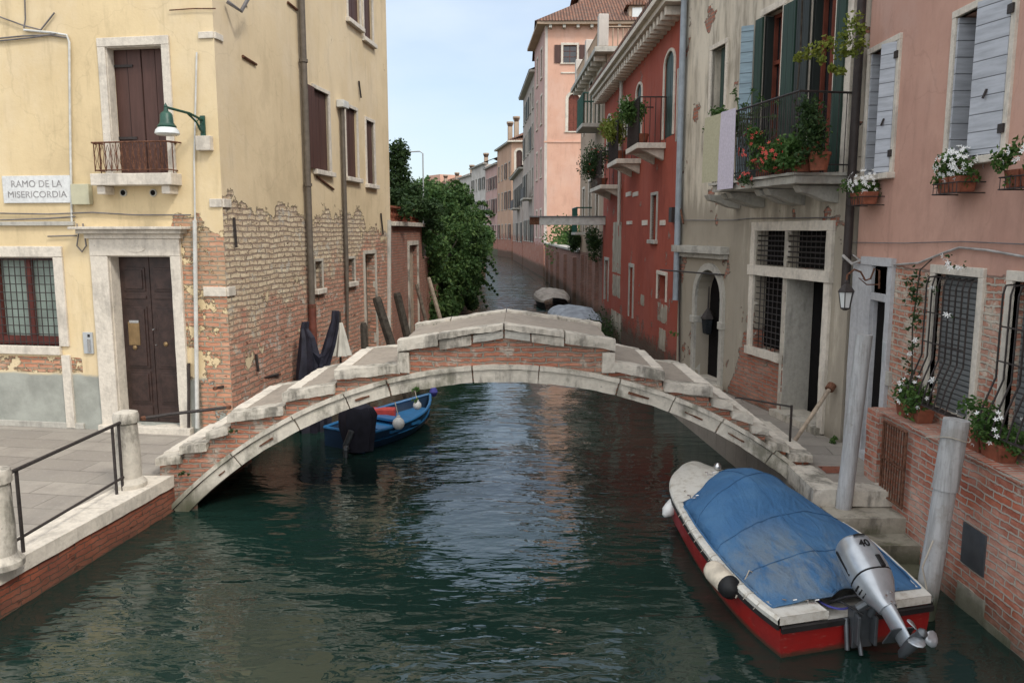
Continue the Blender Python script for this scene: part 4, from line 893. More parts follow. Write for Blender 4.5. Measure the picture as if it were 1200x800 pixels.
# steps: tread paving and edge stones at both faces
random.seed(21)
def estone(x0, x1, z0, z1, y0, y1, h, name='edge_stone', mat='stone_old', r=.012):
    m_ = MB().hexa([(x0, y0, z0-h), (x1, y0, z1-h), (x1, y1, z1-h), (x0, y1, z0-h), (x0, y0, z0), (x1, y0, z1), (x1, y1, z1), (x0, y1, z0)])
    return m_.build(name, mat, br, rough=r, cut=.09)
for i, (x0, x1, z0, z1) in enumerate(Ls+Rs):
    left = i < len(Ls); h = .12 if x1-x0 > .5 else .10
    g = .012
    estone(x0-.03+g if left else x0+g, x1-g if left else x1+.04-g, z0, z1, Y0-.045, Y0+.22, h)
    estone(x0+g, x1-g, z0, z1, Y1-.16, Y1+.03, h)
    estone(x0-.02 if left else x0, x1 if left else x1+.02, z0-.012, z1-.012, Y0+.222, Y1-.162, .09, 'tread', 'deck', .004)
    if left: estone(x0-.035, x0+.14, z0+.0, z0+.015, Y0+.225, Y1-.165, .13, 'nosing', 'stone', .005)
    else: estone(x1-.13, x1+.045, z1+.012, z1+.0, Y0+.225, Y1-.165, .13, 'nosing', 'stone', .005)
# raised centre
for ya, yb, nm in ((Y0-.05, Y0+.2, 0), (Y1-.24, Y1+.04, 1)):
    for (x0, x1, z0, z1, h) in ((-1.47, -.98, 2.13, 2.205, .14), (-.97, -.2, 2.208, 2.325, .07), (-.19, .52, 2.325, 2.235, .07), (.53, 1.13, 2.233, 2.14, .14)): estone(x0, x1, z0, z1, ya, yb, h)
    if not nm:
        for (x0, x1, z0, z1, h) in ((-.96, -.58, 2.135, 2.19, .125), (-.57, -.2, 2.19, 2.25, .10), (-.19, .12, 2.25, 2.215, .10), (.13, .52, 2.21, 2.16, .11)): estone(x0, x1, z0, z1, ya+.03, yb-.02, h, 'edge_stone', 'stone_grey' if x0 in (-.57, -.19) else 'stone_old')
estone(-1.47, -1.32, 1.985, 1.985, Y0-.045, Y1+.03, .25, 'end_stone', 'stone_old'); estone(.97, 1.13, 1.99, 1.99, Y0-.045, Y1+.03, .25, 'end_stone', 'stone_old')
estone(-1.40, -.2, 2.11, 2.30, Y0+.2, Y1-.24, .09, 'deck_paving', 'deck', .004); estone(-.2, 1.06, 2.30, 2.12, Y0+.2, Y1-.24, .09, 'deck_paving', 'deck', .004)
# weeds rooted in the masonry
def weed(p, r, n, size, label, mat='leaf', grp=None, name='weed'):
    mb = MB(); p = Vector(p)
    for _ in range(4): mb.cloud(p+Vector((random.gauss(0, r*.5), random.gauss(0, r*.3), abs(random.gauss(0, r*.4)))), r*.5, n//4, size, .1)
    return tag(mb.build(name, mat, None), label, 'weed', grp)
weed(Yp(485, 458, 9.15), .06, 60, .035, 'small green weed hanging from the arch ring left of the keystone'); weed(Yp(487, 470, 9.16), .05, 50, .03, 'lowest tip of green weed trailing down the arch above the blue boat')
weed(Yp(515, 389, 10.75), .12, 160, .03, 'low green weeds along the far kerb of the bridge top'); weed(Yp(213, 556, 9.2), .05, 60, .03, 'dark green weed in the brickwork near the left foot of the bridge', 'leaf_dark')
weed(Yp(272, 505, 9.2), .04, 50, .03, 'small dark weed under the third bridge step on the left', 'leaf_dark'); weed(Yp(790, 392, 11.), .06, 60, .03, 'tuft of green in a crack at the far right bridge kerb')
# ------------------------------------------------------------------ right landing
PK = Wall((4.35, 3), (4.35, 10.26)); GB = Wall((4.30, 10.3), (3.17, 15.8)); RD = Wall((3.17, 15.8), (2.77, 26.6)); LW = Wall((4.04, 2), (4.04, 8.85))
mb = MB(); mb.prism([(3.24, 8.32, -1.), (4.5, 8.32, -1.), (4.5, 11., -1.), (3.6, 15.8, -1.), (2.75, 15.8, -1.), (3.14, 11.2, -1.), (3.24, 9.6, -1.)], (0, 0, 1.6)); struct(mb.build('landing', 'paving'))
mb = MB()
for (a_, b_) in (((3.24, 8.33), (3.27, 9.2)),): mb.hexa([(a_[0]-.05, a_[1]-.05, .42), (a_[0]+.28, a_[1]-.05, .42), (b_[0]+.24, b_[1], .42), (b_[0]-.05, b_[1], .42), (a_[0]-.05, a_[1]-.05, .63), (a_[0]+.28, a_[1]-.05, .63), (b_[0]+.24, b_[1], .63), (b_[0]-.05, b_[1], .63)])
mb.box(3.5, 4.36, 8.24, 8.55, .45, .625); struct(mb.build('landing_kerb', 'stone_old', rough=.008, cut=.1))
st_ = thing('water_steps', (3.7, 8, 0), 'mossy stone steps going down into the water beside the red boat', 'steps')
for i, (y, z) in enumerate(((7.92, .44), (7.6, .27), (7.28, .08))): MB().box(3.28+.05*i, 4.05, y, 8.3, z-.7, z).build('step', 'step_stone', st_, rough=.012, cut=.12)
MB().box(3.3, 4.0, 9.9, 10.2, .56, .608)
# low brick wall in the water with its ledge
lw = thing('low_wall', (4.2, 5.5, 0), 'reddish brick canal wall with stone patches below the planters', 'wall')
mb = MB(); facade(mb, LW, 0, 6.75, -1.5, 1.40, [], thick=.5, depth=.1); mb.build('brickwork', 'low_brick', lw)
MB().wb(LW, -.0, 6.78, 1.40, 1.435, -.31, .03).build('ledge', 'low_brick', lw, rough=.006, cut=.12)
for (x0, y0, x1, y1) in ((1120, 690, 1155, 722), (1150, 735, 1185, 775), (1040, 640, 1060, 660)):
    MB().wb(LW, *LW.r(x0, y0, x1, y1), -.02, .012).build('stone_block', 'stone_old', lw, rough=.01, cut=.1)
MB().wb(LW, *LW.r(1128, 618, 1156, 668), -.02, .014).build('metal_plate', 'motor_dark', lw)
MB().hexa([(3.98, 8.55, .0), (4.12, 8.55, .0), (4.12, 8.85, .0), (3.98, 8.85, .0), (3.98, 8.55, 1.42), (4.12, 8.55, 1.42), (4.12, 8.85, 1.42), (3.98, 8.85, 1.42)]).build('end_pier', 'low_brick', lw, rough=.006, cut=.12)
# iron gate leaf folded against the low wall
gt = thing('iron_gate', LW.P(6., .6, .06), 'rusty barred iron gate leaf against the end of the brick canal wall', 'gate')
mb = MB(); a, b, z0, z1 = LW.r(1033, 500, 1060, 590, .06); z0 = .55; z1 = 1.36
mb.tube([LW.P(a, z0, .06), LW.P(a, z1, .06), LW.P(b, z1, .06), LW.P(b, z0, .06), LW.P(a, z0, .06)], .016, 6); mb.build('frame', 'rust', gt)
mb = MB()
for i in range(1, 9): mb.tube([LW.P(a+(b-a)*i/9, z0, .06), LW.P(a+(b-a)*i/9, z1, .06)], .009, 5)
mb.tube([LW.P(a, (z0+z1)/2, .06), LW.P(b, (z0+z1)/2, .06)], .01, 5); mb.build('bars', 'rust', gt)
# big grey mooring poles
def gpole(top, base, r, label, sleeve=None):
    t = thing('mooring_pole', base, label, 'mooring pole'); d = (base-top).normalized()
    MB().tube([top, top+(base-top)*.5, base+d*.6], [r, r*1.0, r*1.02], 18).build('shaft', 'pole_weathered', t, smooth=True)
    if sleeve: MB().tube([top-d*.005, top+d*sleeve], r*1.14, 18).build('sleeve', 'pole_weathered', t, smooth=True)
    return t
b1 = G(979, 640, 0.0)
b1 = G(983, 640, 0.0); pl1 = gpole(Yp(1013, 392, b1.y+.0), b1, .083, 'tall pale grey mooring pole between the covered red boat and the landing'); 
b2 = G(1082, 722, 0.0); pl2 = gpole(Yp(1121, 492, b2.y+.0), b2, .092, 'leaning grey mooring pole with a thicker sleeve against the brick canal wall', .62)
mb = MB(); c = pl2; tp = Yp(1118, 512, b2.y)
mb.tube([tp+Vector((math.cos(a_)*.125, math.sin(a_)*.125, .02*math.sin(a_*2))) for a_ in [2*PI*i/14 for i in range(15)]]+[Yp(1085, 512, b2.y+.2), Yp(1090, 518, b2.y+.3)], .006, 5); tag(mb.build('rope', 'rope', None), 'thin pale rope tied round the top of the sleeved mooring pole', 'rope')
# landing handrail and propped stick
hr = thing('landing_railing', G(923, 530, .6), 'thin iron railing with one post beside the foot of the bridge', 'railing')
p = G(925, 530, .6); MB().tube([p, p+Vector((0, 0, .62))], .016, 6).build('upright', 'iron', hr); MB().tube([p+Vector((0, 0, .6)), Yp(868, 466, 11.6), Yp(862, 466, 11.9)], .013, 6).build('rail', 'iron', hr)
ps = thing('propped_stick', G(928, 522, .6), 'old wooden pole with a round rusty end leaning on the grey house pier', 'pole')
e0, e1 = G(926, 524, .62), GB.P(*GB.px(981, 456), .12); MB().tube([e0, e1], .028, 8).build('stick', 'pale_wood', ps); MB().tube([e1, e1+(e1-e0).normalized()*.09], .06, 12).build('end_disc', 'rust', ps)
weed(G(968, 520, .62)+Vector((.1, .1, 0)), .08, 90, .05, 'green weeds growing at the base of the grey house pier'); weed(G(1038, 560, .62), .12, 160, .06, 'green weeds at the foot of the pink house door step')
weed(G(872, 500, .62), .07, 60, .04, 'patch of weeds behind the last bridge steps on the right')
mb = MB(); c = G(975, 550, .604); mb.quad(c+Vector((-.12, -.14, 0)), c+Vector((.22, -.14, 0)), c+Vector((.2, .14, 0)), c+Vector((-.12, .14, 0))); struct(mb.build('landing_patch', 'quay_brick'))
# ------------------------------------------------------------------ pink house
ph = thing('pink_house', (6, 6, 0), 'pink plastered house with grey shutters and exposed brick ground floor', 'house')
opsP = []
def shut_window(x0, y0, x1, y1, hinge_px, label, wout=.1):
    a, b, z0, z1 = PK.r(x0, y0, x1, y1); opsP.append((a, b, z0, z1))
    mb = MB(); surround(mb, PK, a, b, z0, z1, .07, .03, -.05); o = mb.build('window', 'stone', ph, bevel=.005); lab(o, label)
    MB().wb(PK, a-.1, b+.1, z0-.07, z0, -.2, .1).build('sill', 'stone', o, bevel=.008)
    MB().wb(PK, a, b, z0, z1, -.25, -.24).build('pane', 'dark', o)
    # far leaf folded into the reveal, near leaf half open, standing out from the wall
    w = (b-a)*.55
    MB().wb(PK, b-.035, b-.004, z0+.01, z1-.01, -.24, .01).build('shutter', 'shut_grey', o)
    hl = (b-a)*wout; MB().obox(PK.P(a+hl, (z0+z1)/2, .07), Vector((*PK.u, 0))*hl+Vector((*PK.n, 0))*.05, Vector((*PK.n, 0))*.016, (0, 0, (z1-z0)/2-.01)).build('shutter', 'shut_grey', o)
    for zz in (z0+.18, z1-.2): MB().wb(PK, a-.05, a+.03, zz, zz+.08, .03, .05).build('hinge', 'iron', o)
    MB().tube([PK.P(a+hl, z0+(z1-z0)*.42, .09), PK.P(a+hl, z0+(z1-z0)*.42-.08, .12)], .012, 5).build('latch', 'iron', o); return a, b, z0, z1
shut_window(1018, 58, 1049, 204, 0, 'smaller upstairs window with grey shutters ajar', .11)
shut_window(1118, 8, 1182, 184, 0, 'upstairs window nearer the camera with grey shutters ajar', .19)
a, b, z0, z1 = opsP[1]; opsP.append((a-2.2, b-2.2, z0, z1)); 
# ground-floor louvred windows with bulging bars
def bar_window(a, b, z0, z1, label):
    opsP.append((a, b, z0, z1)); mb = MB(); surround(mb, PK, a, b, z0, z1, .09, .03, -.05); o = mb.build('louvred_window', 'stone', ph, bevel=.005); lab(o, label)
    MB().wb(PK, a, b, z0, z1, -.13, -.09).build('shutter', 'louvre', o); mb = MB(); n = 7
    for i in range(n+1):
        s_ = a+(b-a)*i/n; q = [PK.P(s_, z1-.03, .0), PK.P(s_, z1-.04, .08), PK.P(s_, z1-.12, .1), PK.P(s_, z0+.55, .1), PK.P(s_, z0+.3, .19), PK.P(s_, z0+.08, .24), PK.P(s_, z0+.02, .0)]
        mb.tube(q, .009, 5)
    for zz, d in ((z1-.4, .1), (z0+.7, .1), (z0+.08, .24)): mb.tube([PK.P(a, zz, d), PK.P(b, zz, d)], .008, 5)
    mb.build('bars', 'iron', o)
a, b, z0, z1 = PK.r(1092, 322, 1143, 488); bar_window(a, b, z0, z1, 'louvred ground-floor window with bulging iron bars'); opsP2 = (a, b)
a2 = PK.px(1184, 400)[0]; bar_window(a2-(b-a), a2, z0, z1, 'nearest louvred ground-floor window, cut by the photo edge')
# door
zt = PK.px(1030, 352)[1]; a, b = PK.px(1036, 440)[0], PK.px(1019, 440)[0]; opsP.append((a, b+.02, .6, zt)); mb = MB()
mb.wb(PK, a-.12, a, .6, zt+.42, -.05, .045); mb.wb(PK, b+.02, 7.25, .6, zt+.42, -.05, .045); mb.wb(PK, a-.12, b+.32, zt+.42, zt+.52, -.05, .06); mb.wb(PK, a, b+.02, zt, zt+.09, -.05, .04); mb.wb(PK, a-.1, b+.1, .6, .68, -.2, .1)
o = mb.build('door', 'jamb_grey', ph, rough=.004, cut=.2); MB().wb(PK, a, b+.02, .6, zt, -.09, -.05).build('door_leaf', 'dark', o); lining(PK, o, a, b+.02, .6, zt, .05, 'jamb_grey'); MB().wb(PK, a, b+.02, zt+.09, zt+.42, -.04, .0).build('fanlight_panel', 'terracotta', o)
mb = MB(); facade(mb, PK, -3.5, 7.26, -.2, 9.2, opsP, thick=7.5, depth=.28, i1=.0); mb.build('wall', 'pink', ph)
MB().prism([PK.P(-4, 9.2, .4), PK.P(7.5, 9.2, .4), PK.P(7.5, 10.6, -4), PK.P(-4, 10.6, -4)], (0, 0, .15)).build('roof', 'tiles', ph)
q = PK.px(1040, 412); MB().wb(PK, q[0]-.04, q[0]+.04, q[1]-.12, q[1]+.12, -.01, .05).build('door_bell', 'box_grey', ph, bevel=.01)
q = PK.px(1040, 440); MB().wb(PK, q[0]-.12, q[0]+.08, q[1]-.1, q[1]+.06, -.01, .04).build('stone_block', 'stone_grey', ph)
sp_ = PK.px(994, 300)[0]-.12; MB().tube([PK.P(7.32, 9.2, .1), PK.P(7.32, PK.px(994, 352)[1], .1)], .055, 10).build('drainpipe', 'dark_pipe', ph, smooth=True)
for pts, r_, mt in (([(1000, 297), (1012, 306), (1040, 311), (1080, 308), (1110, 296), (1128, 290), (1160, 293), (1200, 300), (1260, 312)], .012, 'pale_cable'), ([(1000, 284), (1060, 285), (1130, 283), (1200, 286), (1260, 288)], .006, 'cable'), ([(1000, 290), (985, 291), (975, 289)], .012, 'pale_cable')):
    MB().tube([PK.P(*PK.px(x, y), .03) for x, y in pts], r_, 6).build('cable', mt, ph, smooth=True)
MB().tube([GB.P(.02, 3.05, .1), PK.P(7.2, 3.1, .2), PK.P(7.1, 3.0, .12), PK.P(7.0, 3.05, .05)], .02, 6).build('cable_knot', 'pale_cable', ph)
# wall lantern
q = PK.px(1032, 330); ln = thing('wall_lantern', PK.P(q[0]-.1, q[1], .0), 'black hexagonal wall lantern with a scrolled bracket beside the narrow dark door', 'lantern')
mb = MB(); s_ = q[0]-.08; z_ = q[1]+.02
mb.tube([PK.P(s_, z_-.1, .05), PK.P(s_, z_+.12, .06), PK.P(s_, z_+.14, .12), PK.P(s_, z_+.02, .16), PK.P(s_, z_+.0, .22), PK.P(s_, z_+.1, .28), PK.P(s_, z_+.13, .36), PK.P(s_, z_+.06, .44), PK.P(s_, z_+.0, .44)], .012, 6)
mb.tube([PK.P(s_, z_-.05, .05), PK.P(s_, z_-.05, .2), PK.P(s_, z_+.03, .3), PK.P(s_, z_+.0, .2)], .008, 5); mb.build('bracket', 'rust', ln, smooth=True)
c = PK.P(s_, z_-.34, .44); MB().lathe(c, [(.05, 0), (.055, .02), (.085, .2)], 6).build('glass', 'lamp_glass', ln)
mb = MB(); mb.lathe(c+Vector((0, 0, .2)), [(.1, 0), (.1, .012), (.05, .08), (.03, .1), (.03, .12), (.01, .15)], 6); mb.lathe(c-Vector((0, 0, .02)), [(.02, 0), (.058, .02), (.058, .035)], 6)
for k in range(6):
    t = 2*PI*k/6+PI/6*0; mb.tube([c+Vector((0, 0, .01))+Vector((math.cos(t), math.sin(t), 0))*.055, c+Vector((0, 0, .2))+Vector((math.cos(t), math.sin(t), 0))*.087], .006, 4)
mb.build('cage', 'iron', ln)
# ------------------------------------------------------------------ plants
def blossoms(mb, c, r, n, size):
    for _ in range(n):
        d = Vector((random.gauss(0, 1)-.8, random.gauss(0, 1)-.7, random.gauss(0, 1)+.2)).normalized(); p = Vector(c)+Vector((d.x*r[0], d.y*r[1], d.z*r[2]))
        a = d.cross(Vector((0, 0, 1))).normalized(); b = d.cross(a); t0 = random.random()
        for k in range(5):
            t = t0+2*PI*k/5; e = a*math.cos(t)+b*math.sin(t); f_ = a*math.cos(t+PI/2)+b*math.sin(t+PI/2); q = p+e*size*.5
            mb.add([p+d*.004, q+f_*size*.22, p+e*size+d*.01, q-f_*size*.22], [(0, 1, 2, 3)])
def planter(W, s_, z_, d, w, label, flower='petal', nf=40, rr=.24, nl=900, leaf='leaf', droop=.1, rack=True, cat='planter', grp=None):
    t = thing('planter', W.P(s_, z_, d), label, cat, grp)
    mb = MB(); P = W.P
    for (a0, a1) in ((-w/2, -.01), (.01, w/2)):
        mb.hexa([P(s_+a0+.015, z_, d-.07), P(s_+a1-.015, z_, d-.07), P(s_+a1-.015, z_, d+.07), P(s_+a0+.015, z_, d+.07), P(s_+a0, z_+.15, d-.09), P(s_+a1, z_+.15, d-.09), P(s_+a1, z_+.15, d+.09), P(s_+a0, z_+.15, d+.09)])
    mb.build('pot', 'terracotta', t, bevel=.008)
    if rack:
        mb = MB()
        for zz in (z_-.01, z_+.09): mb.tube([P(s_-w/2-.02, zz, .0), P(s_-w/2-.02, zz, d+.11), P(s_+w/2+.02, zz, d+.11), P(s_+w/2+.02, zz, .0)], .006, 4)
        for k in range(7): mb.tube([P(s_-w/2+w*k/6, z_-.01, d+.11), P(s_-w/2+w*k/6, z_+.09, d+.11)], .004, 4)
        mb.build('rack', 'iron', t)
    mb = MB(); c = P(s_, z_+.22, d)
    for _ in range(12): mb.cloud(c+Vector((random.gauss(0, .07), 0, 0))+Vector((*W.u, 0))*random.uniform(-w*.5, w*.5)+Vector((0, 0, random.gauss(.02, rr*.28)-droop*.5)), rr*.45, nl//12, .05, .1)
    mb.build('foliage', leaf, t)
    if nf: mb = MB(); blossoms(mb, c+Vector((0, 0, .04)), (rr*.8, w*.5+.05, rr*.75), nf, .027); mb.build('blossoms', flower, t)
    return t
random.seed(31)
q = PK.px(1012, 238, .15); planter(PK, q[0], q[1]-.02, .15, .42, 'white flowers in a terracotta window box on the drainpipe side of the pink house', nf=55, nl=800, rr=.24)
q = PK.px(1120, 226, .15); planter(PK, q[0], q[1], .15, .42, 'white flowers in a terracotta window box under the larger grey shuttered window', nf=75, nl=900, rr=.24)
q = PK.px(1196, 220, .15); planter(PK, q[0]-.1, q[1], .15, .42, 'green plant in a racked pot cut off by the right photo edge', nf=20, nl=800, rr=.22)
for (x, y, w, lbl) in ((1072, 476, .5, 'white flowered plant in a terracotta pot on the ledge beside the mooring pole top'), (1158, 520, .62, 'leafy plant in terracotta pots on the ledge at the right photo edge')):
    s_ = LW.px(x, y, -.15)[0]; t = planter(LW, s_, 1.43, -.15, w, lbl, nf=16, nl=1300, rr=.3, rack=False, droop=.0)
cv = thing('climbing_vine', PK.P(5.2, 1.6, .15), 'thin vine with white flowers climbing the bars of the louvred window', 'vine')
mb = MB(); mb.tube([PK.P(5.45, 1.5, .15), PK.P(5.4, 1.9, .12), PK.P(5.5, 2.4, .1), PK.P(5.42, 3.0, .1), PK.P(5.2, 3.12, .1)], .008, 5); mb.build('stem', 'dark_wood', cv)
mb = MB(); fl = MB()
for i in range(34):
    z = 1.6+1.5*random.random(); s_ = 5.42+random.gauss(0, .1); mb.cloud(PK.P(s_, z, .12), .07, 11, .045, .1)
for x, y in ((1108, 300), (1115, 313), (1125, 312), (1110, 369), (1092, 340), (1066, 412), (1072, 398), (1093, 445), (1060, 448), (1110, 310)): q = PK.px(x, y, .18); blossoms(fl, PK.P(q[0], q[1], .18), (.03, .03, .03), 2, .032); mb.cloud(PK.P(q[0], q[1], .15), .05, 6, .04, .1)
mb.build('foliage', 'leaf_dark', cv); fl.build('blossoms', 'petal', cv)
# ------------------------------------------------------------------ grey house
gh = thing('grey_house', (6.5, 14, 0), 'weathered grey plastered house with a flowered balcony and arched doorway', 'house')
opsG = []
a, b, z0, z1 = GB.r(834, 56, 850, 153); opsG.append((a, b, z0, z1)); mb = MB(); surround(mb, GB, a, b, z0, z1, .08, .03, -.05, bottom=True); o = mb.build('window', 'stone', gh, bevel=.005); MB().wb(GB, a, (a+b)/2+.1, z0, z1, -.12, -.08).build('shutter', 'shut_green', o); MB().wb(GB, a, b, z0, z1, -.22, -.2).build('pane', 'glass', o)
ZB = 4.16
def french(xa, xb, zt, label):
    a, b = GB.px(xb, 90)[0], GB.px(xa, 90)[0]; opsG.append((a, b, ZB, zt)); mb = MB(); surround(mb, GB, a, b, ZB, zt, .1, .035, -.05); o = mb.build('french_window', 'stone', gh, bevel=.005); lab(o, label)
    mb = MB(); m_ = (a+b)/2
    for q in (a, m_-.05, m_+.0, b-.06): mb.wb(GB, q, q+.055, ZB, zt, -.2, -.14)
    for q in (ZB, ZB+.7, zt-.75, zt-.06): mb.wb(GB, a+.056, m_-.051, q, q+.06, -.195, -.145); mb.wb(GB, m_+.056, b-.061, q, q+.06, -.195, -.145)
    mb.build('frame', 'wood_frame', o); MB().wb(GB, a, b, ZB, zt, -.22, -.21).build('pane', 'glass', o); return o, a, b
def leaf_px(par, xa, xb, mat, d0=.04, zt=6.68):
    a, b = GB.px(xb, 90, d0)[0], GB.px(xa, 90, d0)[0]; MB().wb(GB, a, b, ZB+.03, zt, d0, d0+.035).build('shutter', mat, par, bevel=.004)
o, a, b = french(894, 916, 6.72, 'balcony door with dark green shutters, farther one')
MB().wb(GB, b-.03, b-.004, ZB, 6.7, -.19, .0).build('shutter', 'shut_dark', o); leaf_px(o, 885, 893, 'shut_green', .05); leaf_px(o, 917, 931, 'shut_green', .05); s_ = GB.px(882, 90)[0]
MB().obox(GB.P(s_, (ZB+6.65)/2, .12), Vector((*GB.u, 0))*.06+Vector((*GB.n, 0))*.07, Vector((*GB.u, 0))*.014, (0, 0, 1.24)).build('shutter', 'shut_blue', o)
o, a, b = french(949, 978, 6.72, 'balcony door with dark green shutters, nearer one')
MB().wb(GB, b-.03, b-.004, ZB, 6.7, -.19, .0).build('shutter', 'shut_dark', o); leaf_px(o, 933, 947, 'shut_dark', .05); leaf_px(o, 979, 990, 'shut_green', .05)
MB().wb(GB, GB.px(1001, 90)[0], GB.px(992, 90)[0], ZB, 7.6, -.02, .06).build('pilaster', 'stone', gh, rough=.006, cut=.15)
# ground floor: arched door, transom lights, barred window, door
a, b, z0, z1 = GB.r(816, 316, 845, 458); z0 = .6; arch_op = (a, b, z0, z1, 1); opsG.append(arch_op); mb = MB(); surround(mb, GB, a, b, z0, z1, .13, .05, -.1, arch=1); o = mb.build('arched_doorway', 'stone_grey', gh, rough=.004, cut=.15)
MB().wb(GB, a, b, z0, z1-.05, -.30, -.26).build('door_leaf', 'dark', o); MB().obox(GB.P(a+.05, 1.4, -.13), Vector((*GB.n, 0))*.11, Vector((*GB.u, 0))*.02, (0, 0, .8)).build('open_leaf', 'old_wood', o); MB().wb(GB, a-.14, b+.16, z0, z0+.09, -.3, .1).build('step', 'stone_old', o)
for s_ in (a, b): MB().wb(GB, s_-.15 if s_ == a else s_-.01, s_+.01 if s_ == a else s_+.16, 1.7, 1.83, -.12, .08).build('impost', 'stone_grey', o, bevel=.01)
q = GB.r(797, 290, 853, 301); mb = MB(); mb.wb(GB, q[0], q[1], q[2]-.02, q[2]+.07, -.02, .08); mb.wb(GB, q[0]-.06, q[1]+.06, q[2]+.07, q[3]+.03, -.02, .17); mb.build('hood_mould', 'stone_grey', gh, rough=.006, cut=.12)
lt = thing('hanging_lantern', GB.P((a+b)/2-.1, 2.0, -.25), 'black lantern hanging inside the arched doorway of the grey house', 'lantern')
c = GB.P(*GB.px(829, 392, -.1), -.1); MB().lathe(c, [(.03, 0), (.09, .03), (.12, .3)], 6).build('glass', 'glass', lt); MB().lathe(c+Vector((0, 0, .3)), [(.14, 0), (.13, .03), (.06, .14), (.02, .2), (.01, .6)], 6).build('cap', 'iron', lt)
fr = MB(); ZL, ZU, ZT = 2.72, 2.88, 3.42
s_a = GB.px(920, 340)[0]; s_b = GB.px(968, 340)[0]; s_c = GB.px(882, 370)[0]; s_m = GB.px(921, 370)[0]
wr = (s_m+.06, s_c-.03); dr_ = (s_b, s_a-.0)
zs = GB.px(898, 410)[1]
fr.wb(GB, s_c-.03, s_c+.1, zs, ZT+.0, -.06, .04); fr.wb(GB, dr_[1], wr[0], .62, ZT, -.06, .045); fr.wb(GB, s_b-.14, s_b, .62, ZT, -.06, .045); fr.wb(GB, s_b-.14, s_c+.1, ZT, ZT+.14, -.06, .04); fr.wb(GB, s_b-.16, s_c+.12, ZL, ZU, -.06, .07); fr.wb(GB, wr[0], s_c+.12, zs-.13, zs, -.1, .07)
fo = fr.build('door_frame', 'stone', gh, rough=.005, cut=.15); lab(fo, 'stone frame grouping the barred window, side door and two transom lights')
opsG += [(wr[0], wr[1], zs, ZL), (dr_[0], dr_[1], .6, ZL), (wr[0], wr[1], ZU, ZT), (dr_[0], dr_[1], ZU, ZT)]
for (p_, q_, r_, t_) in ((wr[0], wr[1], zs, ZL), (wr[0], wr[1], ZU, ZT), (dr_[0], dr_[1], ZU, ZT)):
    MB().wb(GB, p_, q_, r_, t_, -.24, -.2).build('pane', 'dark', fo); mb = MB(); n = 9 if t_ > 3 else 7; 
    for k in range(1, n): mb.tube([GB.P(p_+(q_-p_)*k/n, r_, -.03), GB.P(p_+(q_-p_)*k/n, t_, -.03)], .008 if t_ < 3 else .004, 4)
    n = 12 if t_ < 3 else 7
    for k in range(1, n): mb.tube([GB.P(p_, r_+(t_-r_)*k/n, -.025), GB.P(q_, r_+(t_-r_)*k/n, -.025)], .007 if t_ < 3 else .012, 4)
    mb.build('bars', 'iron', fo)
MB().wb(GB, dr_[0], dr_[1], .6, ZL, -.50, -.47).build('door_leaf', 'dark', fo); MB().wb(GB, dr_[1]-.02, dr_[1]+.0, .6, ZL, -.46, -.02).build('reveal', 'stone_grey', fo)
MB().wb(GB, dr_[0]-.1, dr_[1]+.1, .6, .70, -.4, .12).build('step', 'stone_old', fo, rough=.006, cut=.15)
mb = MB(); facade(mb, GB, 0.02, 5.61, -.5, 9.2, opsG, thick=6, depth=.5, i0=0., i1=0.); mb.build('wall', 'grey_plaster', gh)
MB().prism([GB.P(-.3, 9.2, .4), GB.P(5.9, 9.2, .4), GB.P(5.9, 10.6, -4), GB.P(-.3, 10.6, -4)], (0, 0, .15)).build('roof', 'tiles', gh)
s_ = GB.px(798, 150, .1)[0]; MB().tube([GB.P(5.5, 9.2, .1), GB.P(5.5, GB.px(790, 350)[1], .1)], .06, 12).build('drainpipe', 'grey_pipe', gh, smooth=True); MB().tube([GB.P(5.58, 9.2, .08), GB.P(5.58, 2.4, .08)], .04, 8).build('drainpipe', 'dark_pipe', gh, smooth=True)
MB().tube([GB.P(*GB.px(799, 320), .05), GB.P(*GB.px(799, 425), .05)], .02, 6).build('conduit', 'dark_pipe', gh); MB().tube([GB.P(*GB.px(790, 316), .3), GB.P(*GB.px(852, 322), .06)], .016, 6).build('tie_bar', 'iron', gh)
MB().tube([GB.P(*GB.px(799, 238), .05), GB.P(*GB.px(806, 262), .09)], .02, 6).build('tie_rod', 'rust', gh); MB().tube([GB.P(*GB.px(x, y), .03) for x, y in ((800, 258), (860, 258), (880, 256), (980, 255))], .008, 5).build('cable', 'cable', gh)
# balcony
ba, D = .12, .78; bb_ = GB.px(835, 205, D)[0]
mb = MB(); mb.wb(GB, ba, bb_, ZB-.14, ZB-.04, -.02, D); mb.wb(GB, ba-.04, bb_+.04, ZB-.04, ZB, -.02, D+.05); bo = mb.build('balcony', 'stone_grey', gh, rough=.008, cut=.12)
for s_ in (.35, 1.15, 1.4, 2.5, 3.1, bb_-.25):
    P = GB.P; m_ = MB(); prof = [(0, ZB-.38), (.2, ZB-.35), (.40, ZB-.27), (.54, ZB-.24), (.6, ZB-.15), (0, ZB-.15)]
    m_.prism([P(s_, z, d) for d, z in prof], Vector((*GB.u, 0))*.16); m_.build('bracket', 'stone_grey', bo, bevel=.01)
mb = MB(); zt = ZB+1.0; c_ = [GB.P(ba, zt, 0), GB.P(ba, zt, D), GB.P(bb_, zt, D), GB.P(bb_, zt, 0)]
mb.tube(c_, .016, 6); mb.tube([v-Vector((0, 0, .9)) for v in c_], .011, 6)
n = 44
for i in range(n+1):
    s_ = ba+(bb_-ba)*i/n; mb.tube([GB.P(s_, ZB, D), GB.P(s_, zt, D)], .006, 4)
    if i < n and i % 2 == 0: mb.tube([GB.P(s_, ZB+.1, D), GB.P(s_+(bb_-ba)/n, zt-.05, D)], .004, 4)
